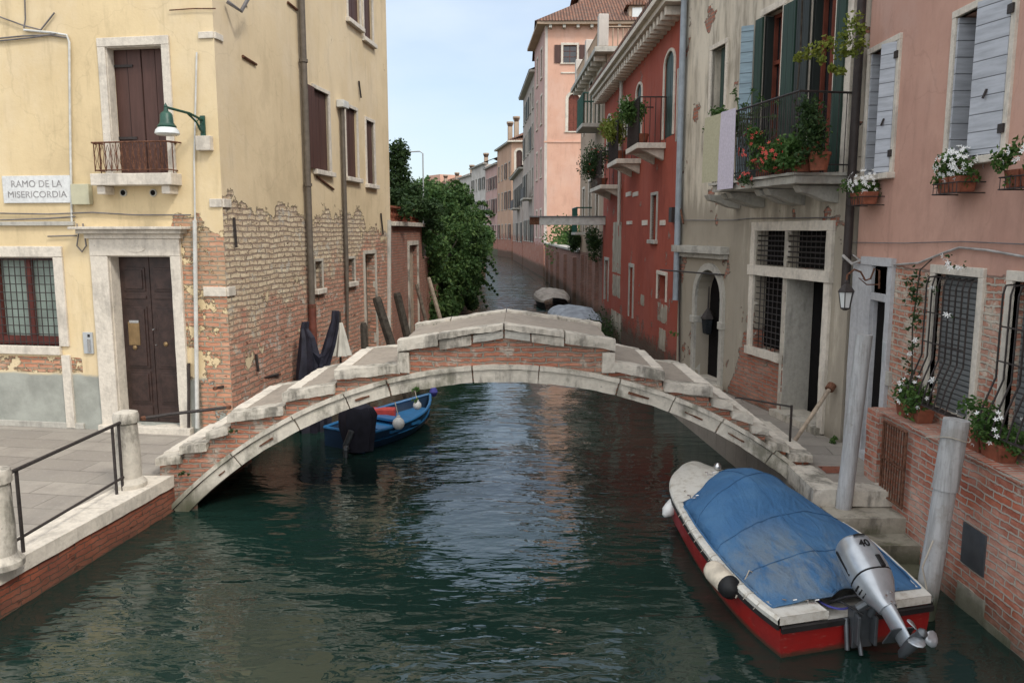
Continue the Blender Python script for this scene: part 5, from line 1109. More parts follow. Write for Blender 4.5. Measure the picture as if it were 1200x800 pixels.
for k in range(7):
    for s_ in (ba, bb_): mb.tube([GB.P(s_, ZB, D*k/7), GB.P(s_, zt, D*k/7)], .006, 4)
mb.build('railing', 'iron', bo)
# towels over the far end rail
def towel(x0, x1, s0, s1, d0, d1, z1, z0, mat, label, cat='towel'):
    mb = MB(); n = 10; rings = []
    for j in range(9):
        zz = z1+(z0-z1)*j/8; row = []
        for i in range(n+1): t = i/n; row.append(GB.P(s0+(s1-s0)*t+.02*math.sin(9*t+j*.3)+.03*j/8, zz, d0+(d1-d0)*t))
        rings.append(row)
    back = [[p+Vector((*GB.u, 0))*-.02 for p in r_] for r_ in rings]
    mb.loft(rings+back[::-1], closed=False); return tag(mb.build('towel', mat, None, smooth=True), label, cat)
towel(0, 0, GB.px(828, 190, D)[0], GB.px(849, 190, D)[0], D+.05, D+.03, zt+.03, zt-.98, 'towel_olive', 'olive beige towel hung over the far end of the balcony rail')
towel(0, 0, GB.px(848, 190, D)[0], GB.px(864, 190, D)[0], D+.07, D+.06, zt+.03, zt-1.12, 'towel_lilac', 'pale lilac towel hung over the balcony rail corner beside the olive towel')
def bush_at(name, label, c, r, n, size, leaf, fl=None, nf=0, stem=None, pot=None, cat='plant'):
    t = thing(name, Vector(c)-Vector((0, 0, r[2])), label, cat); mb = MB()
    for _ in range(14): mb.cloud(Vector(c)+Vector((random.uniform(-r[0], r[0])*.6, random.uniform(-r[1], r[1])*.6, random.uniform(-r[2], r[2])*.6)), max(r)*.33, n//14, size, .1)
    mb.build('foliage', leaf, t)
    if fl: m2 = MB(); blossoms(m2, c, (r[0]*.95, r[1]*.95, r[2]*.85), nf*2, .032); m2.build('blossoms', fl, t)
    if stem: MB().tube(stem, .012, 5).build('stem', 'dark_wood', t)
    if pot: MB().lathe(pot[0], [(pot[1]*.75, 0), (pot[1], pot[2]), (pot[1]*1.08, pot[2]), (pot[1]*1.08, pot[2]+.04), (pot[1]*.9, pot[2]+.04)], 16).build('pot', 'terracotta', t, smooth=True)
    return t
for i, (s_, d, zc, r, n, lf_, fl_, nf, lb) in enumerate(((GB.px(884, 190, .8)[0], .80, .40, (.22, .34, .36), 1400, 'leaf', 'petal_red', 10, 'green balcony plant with few red flowers next to the lilac towel'),
      (GB.px(905, 195, .88)[0], .88, .24, (.22, .38, .26), 1300, 'leaf', 'petal_red', 16, 'low balcony geranium with pink red flowers'), (GB.px(928, 190, .86)[0], .86, .32, (.22, .32, .36), 1500, 'leaf', None, 0, 'bushy bright green plant in the middle of the balcony'),
      (GB.px(948, 170, .78)[0], .78, .5, (.18, .24, .5), 1400, 'leaf_dark', None, 0, 'tall dark green plant climbing the balcony railing'))):
    p_ = GB.P(s_, ZB, d-.15); bush_at('balcony_plant', lb, GB.P(s_, ZB+zc, d), r, n, .055, lf_, fl_, nf, None, (p_, .13, .18))
t = thing('red_pot', GB.P(.42, ZB, .55), 'large red square pot at the near end of the balcony', 'plant pot'); P = GB.P
MB().wb(GB, .25, .62, ZB+.01, ZB+.32, .38, .72).build('pot', 'terracotta', t, bevel=.012); MB().wb(GB, .24, .63, ZB+.30, ZB+.34, .37, .73).build('rim', 'terracotta', t, bevel=.006)
MB().tube([GB.P(.42, ZB+.3, .55), GB.P(.5, ZB+.9, .6), GB.P(.42, ZB+1.5, .62), GB.P(.3, ZB+2.2, .7)], .012, 5).build('stem', 'dark_wood', t)
mb = MB()
for (x, y, r) in ((945, 62, .1), (958, 58, .11), (935, 68, .06), (972, 50, .12), (985, 60, .13), (992, 42, .12), (1000, 25, .13), (1008, 50, .12), (1000, 62, .1), (975, 80, .06), (985, 84, .08), (1010, 35, .08), (963, 70, .06)): mb.cloud(Yp(x, y, 9.9), r, 75, .055, .1)
mb.build('foliage', 'leaf_yellow', t)
t = bush_at('trailing_plant', 'spindly pale green plant trailing off the far end of the balcony', GB.P(bb_+.15, ZB+1.0, .5), (.3, .35, .3), 700, .055, 'leaf', None, 0)
mb = MB()
for i in range(26): p_ = GB.P(bb_-.1, ZB+.7, .4); e_ = GB.P(bb_-.7+random.random()*1.3, ZB+.5+random.random()*.9, random.random()*.6+.1); mb.tube([p_, p_.lerp(e_, .5)+Vector((0, 0, .15)), e_], .005, 4); mb.cloud(e_, .08, 26, .045, .1)
mb.build('fronds', 'leaf', t)
bush_at('balcony_planting', 'rust tinged plant hanging below the balcony corner under the lilac towel', GB.P(GB.px(872, 225, .9)[0], ZB-.02, .9), (.08, .25, .12), 200, .04, 'leaf_dark', 'petal_red', 6)
# ------------------------------------------------------------------ red house
rh = thing('red_house', (5, 21, 0), 'brick red plastered house with a row of small planted balconies', 'house')
opsR = []; ZR = 4.98
def rwin(x0, y0, x1, y1, arch, sh='shut_green', label=None, kind='closed', bal=None):
    a, b, z0, z1 = RD.r(x0, y0, x1, y1)
    opsR.append(window(RD, rh, a, b, z0, z1, arch, 'stone', .1, kind, sh, False, .08, label))
    return a, b, z0, z1
rwin(779, 62, 790, 160, .6); rwin(746, 100, 752, 178, .6); rwin(728, 120, 731, 158, .6); rwin(733, 115, 736, 160, .6); rwin(712, 136, 716, 180, .6)
a, b, z0, z1 = RD.r(764, 229, 770, 281); opsR.append(window(RD, rh, a, b, z0, z1, 0, 'stone_grey', .07, 'glass', sill=True))
a, b, z0, z1 = RD.r(771, 322, 781, 352); opsR.append(window(RD, rh, a, b, z0, z1, 0, 'stone', .08, 'glass', sill=False))
for (x0, y0, x1, y1) in ((709, 305, 713, 352), (738, 313, 742, 372)):
    a, b, z0, z1 = RD.r(x0, y0, x1, y1); opsR.append(window(RD, rh, a, b, z0, z1, 0, 'stone_grey', .1, 'closed', 'old_wood', sill=False))
mb = MB(); facade(mb, RD, 0.02, 10.85, -1.5, 7.75, opsR, thick=6, depth=.28); mb.build('wall', 'red_plaster', rh)
mb = MB(); mb.wb(RD, -.05, 11., 7.75, 7.86, -.3, .42); mb.wb(RD, -.05, 11., 7.86, 7.98, -.3, .52); mb.build('cornice', 'stone', rh, bevel=.01)
for i in range(30): s_ = .2+i*.365; MB().wb(RD, s_, s_+.14, 7.57, 7.745, -.02, .36).build('corbel', 'stone', rh, bevel=.02)
MB().prism([RD.P(-.05, 7.99, .52), RD.P(11., 7.99, .52), RD.P(11., 9.6, -3.5), RD.P(-.05, 9.6, -3.5)], (0, 0, .08)).build('roof', 'tiles', rh)
MB().prism([RD.P(-.05, 9.6, -3.5), RD.P(11., 9.6, -3.5), RD.P(11., 7.99, -7), RD.P(-.05, 7.99, -7)], (0, 0, .08)).build('roof', 'tiles', rh)
for x, y0, y1 in ((737, 225, 230), (745, 225, 230), (738, 259, 263), (756, 258, 264), (777, 258, 264)):
    q = RD.r(x-3, y0, x+3, y1); MB().wb(RD, *q, -.02, .02).build('stone_block', 'stone', rh)
MB().wb(RD, .3, .42, 5.2, 6.6, .02, .05).build('plaster_patch', 'stone_grey', rh); MB().wb(RD, .35, .6, 3.6, 3.9, .02, .1).build('wall_fitting', 'iron', rh)
for (x0, y0, x1, y1) in ((718, 260, 728, 320), (718, 322, 727, 348), (716, 365, 728, 400), (771, 356, 782, 378), (772, 385, 780, 410), (751, 345, 755, 358)):
    q = RD.r(x0, y0, x1, y1); MB().wb(RD, *q, -.02, .012).build('plaster_patch', 'grey_plaster', rh, rough=.02, cut=.12)
MB().tube([RD.P(6.95, 7.7, .1), RD.P(6.95, 3.6, .1)], .05, 8).build('drainpipe', 'stone_grey', rh, smooth=True)
def rbal(s0, s1, z, label_p, r, n, leaf, pot=True, hang=0):
    m_ = MB(); m_.wb(RD, s0, s1, z-.12, z, -.02, .62); m_.prism([RD.P(s0+.15, z-.12, 0), RD.P(s0+.15, z-.12, .5), RD.P(s0+.15, z-.36, .0)], Vector((*RD.u, 0))*.18); m_.prism([RD.P(s1-.33, z-.12, 0), RD.P(s1-.33, z-.12, .5), RD.P(s1-.33, z-.36, .0)], Vector((*RD.u, 0))*.18)
    o = m_.build('balcony', 'stone', rh, bevel=.012); m_ = MB(); zt = z+.95
    m_.tube([RD.P(s0+.03, zt, 0), RD.P(s0+.03, zt, .58), RD.P(s1-.03, zt, .58), RD.P(s1-.03, zt, 0)], .016, 6)
    for k in range(17): m_.tube([RD.P(s0+.03+(s1-s0-.06)*k/16, z, .58), RD.P(s0+.03+(s1-s0-.06)*k/16, zt, .58)], .008, 4)
    for k in range(6): m_.tube([RD.P(s0+.03, z, .58*k/5), RD.P(s0+.03, zt, .58*k/5)], .008, 4)
    m_.build('railing', 'iron', o)
    bush_at('balcony_plant', label_p, RD.P((s0+s1)/2, z+.75, .62), r, n, .075, leaf, 'petal_red' if hang else None, 6, None, (RD.P((s0+s1)/2, z, .4), .16, .22))
rbal(1.5, 2.95, 5.3, 'green plant filling the nearest balcony of the red house', (.3, .65, .28), 1500, 'leaf')
rbal(4.3, 5.9, 5.22, 'yellow green bushy plants on the middle balcony of the red house', (.3, .75, .4), 2000, 'leaf_yellow')
rbal(7.2, 9.6, 4.75, 'dark bushy plants on the farthest and lowest balcony of the red house', (.35, 1.1, .45), 2400, 'leaf_dark', hang=1)
tag(MB().lathe(RD.P(6.2, 5.95, .6), [(.12, 0), (.17, .3), (.19, .3), (.19, .36), (.15, .36)], 14).build('red_pot', 'terracotta', None, smooth=True), 'orange terracotta pot hooked on the middle balcony rail of the red house', 'plant pot')
# ------------------------------------------------------------------ brown house with roof terrace
bh = thing('brown_house', (6, 30, 0), 'brown plastered house with a corner balcony and a railed roof terrace', 'house')
BR = Wall((2.78, 26.62), (2.5, 33.5)); BF = Wall((2.8, 26.62), (12, 26.62)); ZE = 9.12
opsB = []; 
for (s0, s1, z0, z1, k_) in ((.9, 1.8, 7.0, 8.8, 'closed'), (3.2, 4.0, 7.2, 8.9, 'closed'), (5.3, 6.0, 7.2, 8.9, 'closed'), (1.2, 1.9, 3.4, 5.1, 'closed'), (3.2, 3.9, 3.4, 5.3, 'closed'), (5.2, 5.8, 3.4, 5.1, 'closed')):
    opsB.append(window(BR, bh, s0, s1, z0, z1, 0, 'stone', .1, k_, 'shut_dark', sill=False))
opsBF = [window(BF, bh, .05+BF.px(711, 75)[0], BF.px(729, 75)[0], BF.px(720, 102)[1], BF.px(720, 80)[1], 1, 'stone', .16, 'glass', sill=True)]
mb = MB(); facade(mb, BR, 0, BR.L, 2.6, ZE, opsB, thick=4, depth=.26, i0=.4); mb.build('wall', 'tan', bh)
mb = MB(); facade(mb, BR, 0, BR.L, -1.5, 2.6, [], thick=4, depth=.26); mb.build('base_wall', 'far_garden_brick', bh)
mb = MB(); facade(mb, BF, 0, 8, 7.9, ZE, opsBF, thick=6.8, depth=.26, i0=.4); mb.build('wall', 'tan', bh)
mb = MB(); mb.wb(BR, -.4, BR.L+.3, ZE, ZE+.16, -.2, .42); mb.wb(BF, -.4, 8, ZE+.001, ZE+.161, -.2, .42); mb.build('cornice', 'stone_grey', bh, bevel=.01)
for k in range(9): MB().wb(BR, .2+k*.8, .36+k*.8, ZE-.16, ZE-.004, -.02, .36).build('corbel', 'stone', bh)
for k in range(8): MB().wb(BF, .3+k*.9, .46+k*.9, ZE-.16, ZE-.004, -.02, .36).build('corbel', 'stone', bh)
mb = MB(); mb.wb(BR, -.3, BR.L+.2, ZE+.17, ZE+.2, -6., .3); mb.build('terrace_floor', 'deck', bh)
mb = MB(); zz = ZE+.2
for W_q, L_q in ((BR, BR.L), (BF, 7.)):
    n = int(L_q/.16)
    for k in range(n): mb.tube([W_q.P(k*L_q/n, zz, .2), W_q.P(k*L_q/n, zz+.6, .2)], .022, 4)
    mb.tube([W_q.P(0, zz+.6, .2), W_q.P(L_q, zz+.6, .2)], .035, 6)
mb.build('terrace_railing', 'tan', bh)
for s_, d in ((-.1, .15), (3.3, .15), (6.6, .15)): MB().wb(BR, s_-.16, s_+.16, zz, zz+1.0, d-.18, d+.14).build('pillar', 'white_far', bh, bevel=.02)
o = MB().wb(BR, .5, 2.3, 6.9, 7.02, -.02, .7).build('balcony', 'stone_grey', bh); mb = MB()
for k in range(16): mb.tube([BR.P(.52+1.76*k/15, 7.02, .66), BR.P(.52+1.76*k/15, 8., .66)], .016, 4)
for k in range(6): mb.tube([BR.P(.52, 7.02, .66*k/5), BR.P(.52, 8., .66*k/5)], .016, 4)
mb.tube([BR.P(.52, 8., 0), BR.P(.52, 8., .66), BR.P(2.28, 8., .66), BR.P(2.28, 8., 0)], .03, 6); mb.build('railing', 'green_paint', o)
o = MB().wb(BR, 3.0, 4.6, 3.3, 3.4, -.02, .6).build('balcony', 'stone_grey', bh); mb = MB()
for k in range(14): mb.tube([BR.P(3.02+1.56*k/13, 3.4, .56), BR.P(3.02+1.56*k/13, 4.3, .56)], .02, 4)
mb.tube([BR.P(3.02, 4.3, 0), BR.P(3.02, 4.3, .56), BR.P(4.58, 4.3, .56)], .03, 6); mb.build('railing', 'green_paint', o)
for k, s_ in enumerate((1.0, 2.9, 3.8, 5.2)): MB().wb(BR, s_, s_+.35, -.5, 2.5, -.02, .14).build('buttress', 'far_garden_brick', bh, rough=.02, cut=.3)
# chimney on the roof terrace side
ch = MB(); ch.wb(BF, 2.9, 3.3, ZE, ZE+1.3, -.8, -.4); ch.wb(BF, 2.8, 3.4, ZE+1.3, ZE+1.45, -.9, -.3); ch.build('chimney', 'tan', bh)
# steel beam with rusted end over the canal
bm_ = thing('steel_beam', (2, 27, 3.7), 'long pale grey steel beam jutting over the canal beside the red house', 'beam')
a_, c_ = Yp(632, 259, 26.2), Yp(730, 259, 26.2)
MB().box(a_.x, c_.x, 26.1, 26.35, a_.z-.13, a_.z+.13).build('beam', 'white_pipe', bm_, bevel=.01); MB().box(a_.x-.32, a_.x-.002, 26.12, 26.33, a_.z-.12, a_.z+.12).build('end_cap', 'rust', bm_); MB().box(a_.x-.33, c_.x, 26.05, 26.4, a_.z+.132, a_.z+.16).build('top_plate', 'motor_dark', bm_)
# ------------------------------------------------------------------ garden wall and moored boats
GR = Wall((2.5, 33.5), (1.78, 58)); gwr = thing('canal_garden_wall', (2.4, 45, 0), 'dark weathered brick garden wall with buttresses along the right bank', 'wall')
mb = MB(); facade(mb, GR, 0, GR.L, -1.5, 2.55, [], thick=.5, depth=.1); mb.build('wall', 'far_garden_brick', gwr)
MB().wb(GR, 0, GR.L, 2.55, 2.65, -.55, .08).build('coping', 'stone_grey', gwr)
for k in range(5): MB().wb(GR, 1.3+k*4.9, 1.9+k*4.7, -.5, 2.3, -.02, .16).build('buttress', 'far_garden_brick', gwr, rough=.02, cut=.35)
bush_at('garden_shrub', 'low green shrubs showing over the right bank garden wall', (3.4, 50, 2.9), (1.2, 5., .5), 2200, .2, 'leaf')
bush_at('garden_climber', 'dark creeper hanging over the garden wall below the brown house', BR.P(6.6, 3.2, .2), (.35, .8, .7), 1800, .1, 'leaf_dark')
bush_at('wall_creeper', 'dark creeper between the garden wall and the red house', BR.P(.4, 3.0, .25), (.25, .5, .8), 1300, .09, 'leaf_dark')
bush_at('bank_weeds', 'dark green weeds at the waterline behind the right side of the bridge', (2.62, 24, .3), (.25, 2.2, .25), 1500, .07, 'leaf_dark')
def covered_boat(c, L_, w, h, rz, mat, label):
    t = thing('covered_boat', c, label, 'boat'); c = Vector(c); ux = Vector((-math.sin(rz), math.cos(rz), 0)); vx = Vector((ux.y, -ux.x, 0)); random.seed(int(L_*10))
    rings = []; cov = []
    for i in range(11):
        t_ = i/10; ww = w/2*(1-(abs(t_-.45)/.6)**2.6*.75); p = c+ux*(t_-.5)*L_
        rings.append([p+vx*ww+Vector((0, 0, .35)), p+vx*ww*.8-Vector((0, 0, .1)), p-vx*ww*.8-Vector((0, 0, .1)), p-vx*ww+Vector((0, 0, .35))])
        hh = h*math.sin(PI*min(1, max(.08, t_*.95+.02)))**.6
        cov.append([p+vx*ww*math.cos(a)*1.04+Vector((0, 0, .3+hh*math.sin(a)**.8*(1+.12*random.uniform(-1, 1)))) for a in [PI*k/12 for k in range(13)]])
    MB().loft(rings, closed=False).build('hull', 'boat_dark', t, smooth=True); MB().loft(cov, closed=False).build('cover', mat, t, smooth=False)
covered_boat((1.95, 28.6, 0), 4.6, 1.75, .45, .12, 'tarp_grey', 'boat under a grey blue tarpaulin moored by the right bank behind the bridge')
covered_boat((1.45, 37., 0), 4.6, 1.6, .5, .05, 'tarp_tan', 'farther boat under a pale tan tarpaulin by the right bank')
# ------------------------------------------------------------------ salmon palazzo
sh_ = thing('salmon_house', (6, 68, 0), 'tall salmon pink house with tiled hip roof and dormer', 'house')
SF = Wall((1.75, 60), (14, 60)); SL = Wall((1.75, 60), (1.15, 68)); ZS = 18.3
a, b, z0, z1 = SF.r(660, 53, 676, 74); oS = [window(SF, sh_, a, b, z0, z1, 0, 'stone', .16, 'open', 'shut_brown', depth=.25)]
a, b, z0, z1 = SF.r(666, 110, 679, 154); oS.append(window(SF, sh_, a, b, z0, z1, 1, 'stone', .22, 'closed', 'wood_frame', depth=.25))
mb = MB(); facade(mb, SF, 0, 12, -1.5, ZS, oS, thick=8, depth=.3, i0=.5); mb.build('wall', 'salmon', sh_)
oL = [window(SL, sh_, s0, s0+1., z, z+2.1, 0, 'stone', .15, 'closed', 'shut_brown', depth=.25) for s0 in (1.6, 4.9) for z in (3., 7.6, 11.6, 15.)]
mb = MB(); facade(mb, SL, 0, SL.L, -1.5, ZS, oL, thick=5, depth=.3, i0=.5); mb.build('wall', 'rose_far', sh_)
MB().wb(SF, -.02, 12, 10.0, 10.12, -.05, .06).build('string_course', 'salmon', sh_); MB().wb(SF, 1.2, 2.3, 13.95+1.0, 15.05, -.02, .06).build('stone_block', 'stone', sh_)
MB().wb(SF, .02, .22, 0, ZS, -.05, .03).build('drainpipe', 'white_far', sh_)
mb = MB(); mb.wb(SF, -.6, 12.2, ZS, ZS+.2, -.3, .6); mb.wb(SL, -.6, SL.L+.2, ZS+.001, ZS+.201, -.3, .6); mb.build('eaves', 'tan', sh_)
for k in range(12): MB().wb(SF, .3+k, .5+k, ZS-.22, ZS-.004, -.02, .5).build('corbel', 'stone_grey', sh_)
x0, x1, y0, y1 = 1.0, 14, 59.3, 73; zr = ZS+.2; R0, R1 = Vector((6.2, 66, 22.2)), Vector((10, 66, 22.2))
def rooff(pts, name='roof', par=None, mat='tiles'): 
    mb = MB(); P_ = [Vector(p) for p in pts]; e = (P_[1]-P_[0]).normalized(); nrm = e.cross(P_[-1]-P_[0]).normalized(); w = nrm.cross(e)
    uv = [[((p-P_[0]).dot(e), (p-P_[0]).dot(w)) for p in P_]]; mb.add(P_, [tuple(range(len(P_)))], uv); return mb.build(name, mat, par)
def hip(par, x0, x1, y0, y1, z, R0, R1):
    a, b, c, d = (x0, y0, z), (x1, y0, z), (x1, y1, z), (x0, y1, z)
    for q in ((a, b, R1, R0), (d, a, R0), (b, c, R1), (c, d, R0, R1)): rooff(q, 'roof', par)
hip(sh_, x0, x1, y0, y1, zr, R0, R1)
# upper block with its own roof and dormer
MB().box(4.8, 14, 66.5, 74, zr, 22.6).build('upper_wall', 'salmon', sh_); hip(sh_, 4.2, 15, 65.8, 75, 22.6, Vector((8.5, 70.5, 25.6)), Vector((11.5, 70.5, 25.6)))
d0 = Yp(737, 24, 60.2); d1 = Yp(756, 7, 60.2)
o = MB().box(d0.x, d1.x, 60.2, 63.5, d0.z-.6, d1.z).build('dormer', 'tan', sh_); mx_ = (d0.x+d1.x)/2
MB().prism([(d0.x-.25, 59.95, d1.z), (d1.x+.25, 59.95, d1.z), (mx_, 59.95, d1.z+.5)], (0, 3.6, 0)).build('dormer_roof', 'tiles', o); MB().box(mx_-.35, mx_+.35, 60.12, 60.19, d0.z+.1, d1.z-.15).build('dormer_window', 'lamp_glass', o)
MB().wb(SF, 9.2, 9.9, ZS, ZS+2.9, -2, -1.3).build('chimney', 'tan', sh_)
# ------------------------------------------------------------------ far row of houses along the bend
def name_tall(l): return l.startswith('tan')
def far_house(name, p0, p1, zt, mat, label, floors, n, sh='shut_dark', arch=0, thick=8, end=True, chim=0, seed=1, bal=None):
    W = Wall(p0, p1); random.seed(seed); t = thing(name, W.P(W.L/2, 0), label, 'house'); ops = []
    for (z, h) in floors:
        for k in range(n):
            s_ = W.L*(k+.5)/n; w = min(1.0, W.L/n*.5); a, b = s_-w/2, s_+w/2
            ops.append(window(W, t, a, b, z, z+h, arch, 'stone_grey', .13, random.choice(('open', 'closed')) if W.L/n > 2.4 else 'closed', sh, depth=.25))
    mb = MB(); facade(mb, W, 0, W.L, -1.5, zt, ops, thick=thick, depth=.3); mb.build('wall', mat, t)
    MB().wb(W, -.3, W.L+.1, zt, zt+.18, -.3, .45).build('eaves', 'stone_grey', t)
    rooff([W.P(-.3, zt+.18, .5), W.P(W.L+.3, zt+.18, .5), W.P(W.L+.3, zt+1.9, -thick/2), W.P(-.3, zt+1.9, -thick/2)], 'roof', t); rooff([W.P(-.3, zt+1.9, -thick/2), W.P(W.L+.3, zt+1.9, -thick/2), W.P(W.L+.3, zt+.18, -thick), W.P(-.3, zt+.18, -thick)], 'roof', t)
    for k in range(chim):
        s_ = W.L*(k+.6)/(chim+.4); hc = 3. if name_tall(label) else 1.5; c = MB().wb(W, s_-.3, s_+.3, zt, zt+hc, -1.5, -.9).build('chimney', 'tan', t); q = W.P(s_, zt+hc, -1.2); MB().lathe(q, [(.3, 0), (.5, .5), (.48, .7)], 8).build('chimney_pot', 'tan', c)
    if bal:
        for s_, z, l_ in bal: o = MB().wb(W, s_, s_+l_, z-.15, z, -.02, .8).build('balcony', 'stone_grey', t); MB().wb(W, s_, s_+l_, z, z+.9, .72, .76).build('railing', 'iron', o)
    return W, t
far_house('canal_house', (1.15, 68), (.25, 82), 16.6, 'grey_far', 'tall grey house directly behind the salmon house', ((2.6, 1.9), (6.6, 2.3), (10.6, 2.), (13.9, 1.7)), 5, bal=((2, 6.4, 4),))
far_house('canal_house', (.2, 82), (-.98, 100), 9.8, 'grey_far', 'lower grey house with dark shutters before the tan house with chimneys', ((2.4, 2.), (6.2, 2.2)), 5, seed=4, bal=((4, 6., 5),))
Wt, tt = far_house('canal_house', (-1.2, 105), (-3.4, 117), 15.0, 'brick_far', 'tan house with tall chimneys and a white arched window facing the photographer', ((2.5, 1.9), (6.5, 2.3), (10.6, 2.)), 4, chim=2, seed=6, sh='shut_brown')
TF = Wall((-1.2, 105), (8, 104)); oT = [window(TF, tt, TF.px(605, 200)[0], TF.px(612, 200)[0], TF.px(608, 201)[1], TF.px(608, 176)[1], 1, 'stone', .3, 'closed', 'shut_brown')]
oT += [window(TF, tt, .5, 1.2, z, z+2., 0, 'stone_grey', .12, 'closed', 'shut_dark') for z in (6.2, 2.4)]
mb = MB(); facade(mb, TF, 0, 9, -1.5, 15., oT, thick=.4, depth=.3, i0=.5); mb.build('wall', 'brick_far', tt); MB().wb(TF, -.5, 9, 15., 15.2, -.2, .5).build('eaves', 'stone', tt)
rooff([TF.P(-.5, 15.2, .5), TF.P(9, 15.2, .5), TF.P(6, 17.6, -5.5), TF.P(2.5, 17.6, -5.5)], 'roof', tt)
far_house('canal_house', (-3.45, 117.3), (-5.6, 128), 13.2, 'rose_far', 'narrow rose coloured house left of the tan house with chimneys', ((2.5, 1.9), (6.2, 2.1), (9.8, 1.8)), 4, seed=7, sh='shut_brown', bal=((2, 6., 4),))
far_house('canal_house', (-5.65, 128.2), (-8.6, 140), 14.2, 'white_far', 'pale whitish house with dark shutters in the far canal row', ((2.5, 1.9), (6.4, 2.1), (10.3, 1.9)), 4, seed=8, chim=1)
far_house('canal_house', (-8.7, 140.3), (-11.6, 150), 13.2, 'white_far', 'narrow grey white house just right of the far rose coloured row', ((2.5, 1.9), (6.4, 2.1), (10., 1.7)), 3, seed=9, chim=1)
far_house('canal_house', (-11.7, 150.3), (-18.5, 166), 12.6, 'rose_far', 'long rose house with shuttered windows in the distance above the bush', ((2.5, 1.9), (6.2, 2.1), (9.4, 1.7)), 6, seed=10, chim=2)
Wq, tq = far_house('canal_house', (-18.7, 166.5), (-28, 180), 12.2, 'rose_far', 'farthest house with a reddish box shaped attic on its roof', ((2.5, 1.9), (6.2, 2.1), (9.2, 1.6)), 6, seed=12)
MB().wb(Wq, -2.5, 3.5, 12.2, 15.2, -6, -.8).build('attic', 'salmon', tq)
# ground behind the banks
for nm, pts, z in (('bank_ground', [(-4.3, 19.5), (-3.1, 23), (-2.95, 62), (-12, 110), (-80, 200), (-80, 19.5)], 1.2), ('bank_ground', [(2.6, 33), (2., 58), (1.4, 68), (-.8, 104), (-5, 125), (-11, 148), (-27, 182), (60, 182), (60, 33)], .9)):
    n = len(pts); mb = MB(); mb.prism([(x, y, -1.5) for x, y in pts], (0, 0, 1.5+z)); struct(mb.build(nm, 'leaf_ground'))
# ------------------------------------------------------------------ red boat with blue cover
rb = thing('red_boat', (2.6, 7.4, 0), 'small red and white motor boat covered with a blue tarpaulin, moored at the right', 'boat')
def gz(t): return .33+.20*t*t
_lp = ((914, 726), (884, 703), (856, 676), (832, 648), (813, 622), (799, 599), (787, 576), (787, 560), (799, 547))
LP = [tuple(G(x, y, gz(k/8))[:2]) for k, (x, y) in enumerate(_lp)]
RP = [(LP[k][0]+w*math.cos(math.radians(q)), LP[k][1]+w*math.sin(math.radians(q))) for k, (w, q) in enumerate(((1.47, 16), (1.58, 14), (1.66, 12), (1.70, 11), (1.62, 10), (1.46, 9), (1.20, 8), (.82, 8), (.30, 5)))]
def cr(P_, t):
    n = len(P_)-1; x = t*n; i = min(int(x), n-1); f = x-i; p0, p1_, p2_, p3_ = P_[max(i-1, 0)], P_[i], P_[i+1], P_[min(i+2, n)]
    return [.5*((2*p1_[k])+(-p0[k]+p2_[k])*f+(2*p0[k]-5*p1_[k]+4*p2_[k]-p3_[k])*f*f+(-p0[k]+3*p1_[k]-3*p2_[k]+p3_[k])*f**3) for k in (0, 1)]
SECT = []
for i in range(25):
    t = i/24; l = cr(LP, t); r = cr(RP, t); SECT.append((Vector((*l, gz(t))), Vector((*r, gz(t))), t))
def side_ring(l, r, t, tag_):
    m_ = (l+r)/2; f = .80-.35*t**2.5; kz = -.28+.3*t**4
    def q(p, k, z): v = m_+(p-m_)*k; return Vector((v.x, v.y, z))
    return m_, f, kz, q
mb = MB(); rings = []
for l, r, t in SECT:
    m_, f, kz, q = side_ring(l, r, t, 0); zb = gz(t)-.08
    rings.append([q(l, .995, zb), q(l, .985-.03*t**2, .12), q(l, f+.12, kz+.08), q(l, .02, kz), q(r, f+.12, kz+.08), q(r, .985-.03*t**2, .12), q(r, .995, zb)])
mb.loft(rings, closed=False); mb.add(rings[0], [tuple(range(7))]); mb.add(rings[-1], [tuple(range(7))]); mb.build('hull', 'boat_red', rb, smooth=True)
mb = MB(); rings = []
for l, r, t in SECT:
    m_ = (l+r)/2; q = lambda p, k, z: Vector(((m_+(p-m_)*k).x, (m_+(p-m_)*k).y, z)); zb = gz(t)
    rings.append([q(l, 1.0, zb-.09), q(l, 1.03, zb-.085), q(l, 1.03, zb-.045), q(l, 1.0, zb-.04)])
mb.loft(rings); rings2 = []
for l, r, t in SECT:
    m_ = (l+r)/2; q = lambda p, k, z: Vector(((m_+(p-m_)*k).x, (m_+(p-m_)*k).y, z)); zb = gz(t)
    rings2.append([q(r, 1.0, zb-.09), q(r, 1.03, zb-.085), q(r, 1.03, zb-.045), q(r, 1.0, zb-.04)])
mb.loft(rings2); l, r, t = SECT[0]; ax_ = (r-l).normalized(); mb.obox((l+r)/2+Vector((.01, -.02, -.08)), (r-l)*.5, (0, .02, 0), (0, 0, .022)); l, r, t = SECT[-1]; mb.obox((l+r)/2+Vector((0, .01, -.08)), (r-l)*.52, (0, .015, 0), (0, 0, .035)); mb.build('rubbing_strake', 'boat_dark', rb, smooth=True)
# white gunwale and decks
mb = MB(); n = len(SECT)
def strip(pick):
    rings = []
    for l, r, t in SECT:
        m_ = (l+r)/2; p = pick(l, r); w = (p-m_).length; k = 1-.13/max(w, .14)
        rings.append([Vector(((m_+(p-m_)*kk).x, (m_+(p-m_)*kk).y, gz(t)+dz)) for kk, dz in ((1.02, -.05), (1.03, -.005), (1.0, .02), (k, .018), (k-.01, -.05))])
    return rings
mb.loft(strip(lambda l, r: l), closed=False); mb.loft(strip(lambda l, r: r), closed=False)
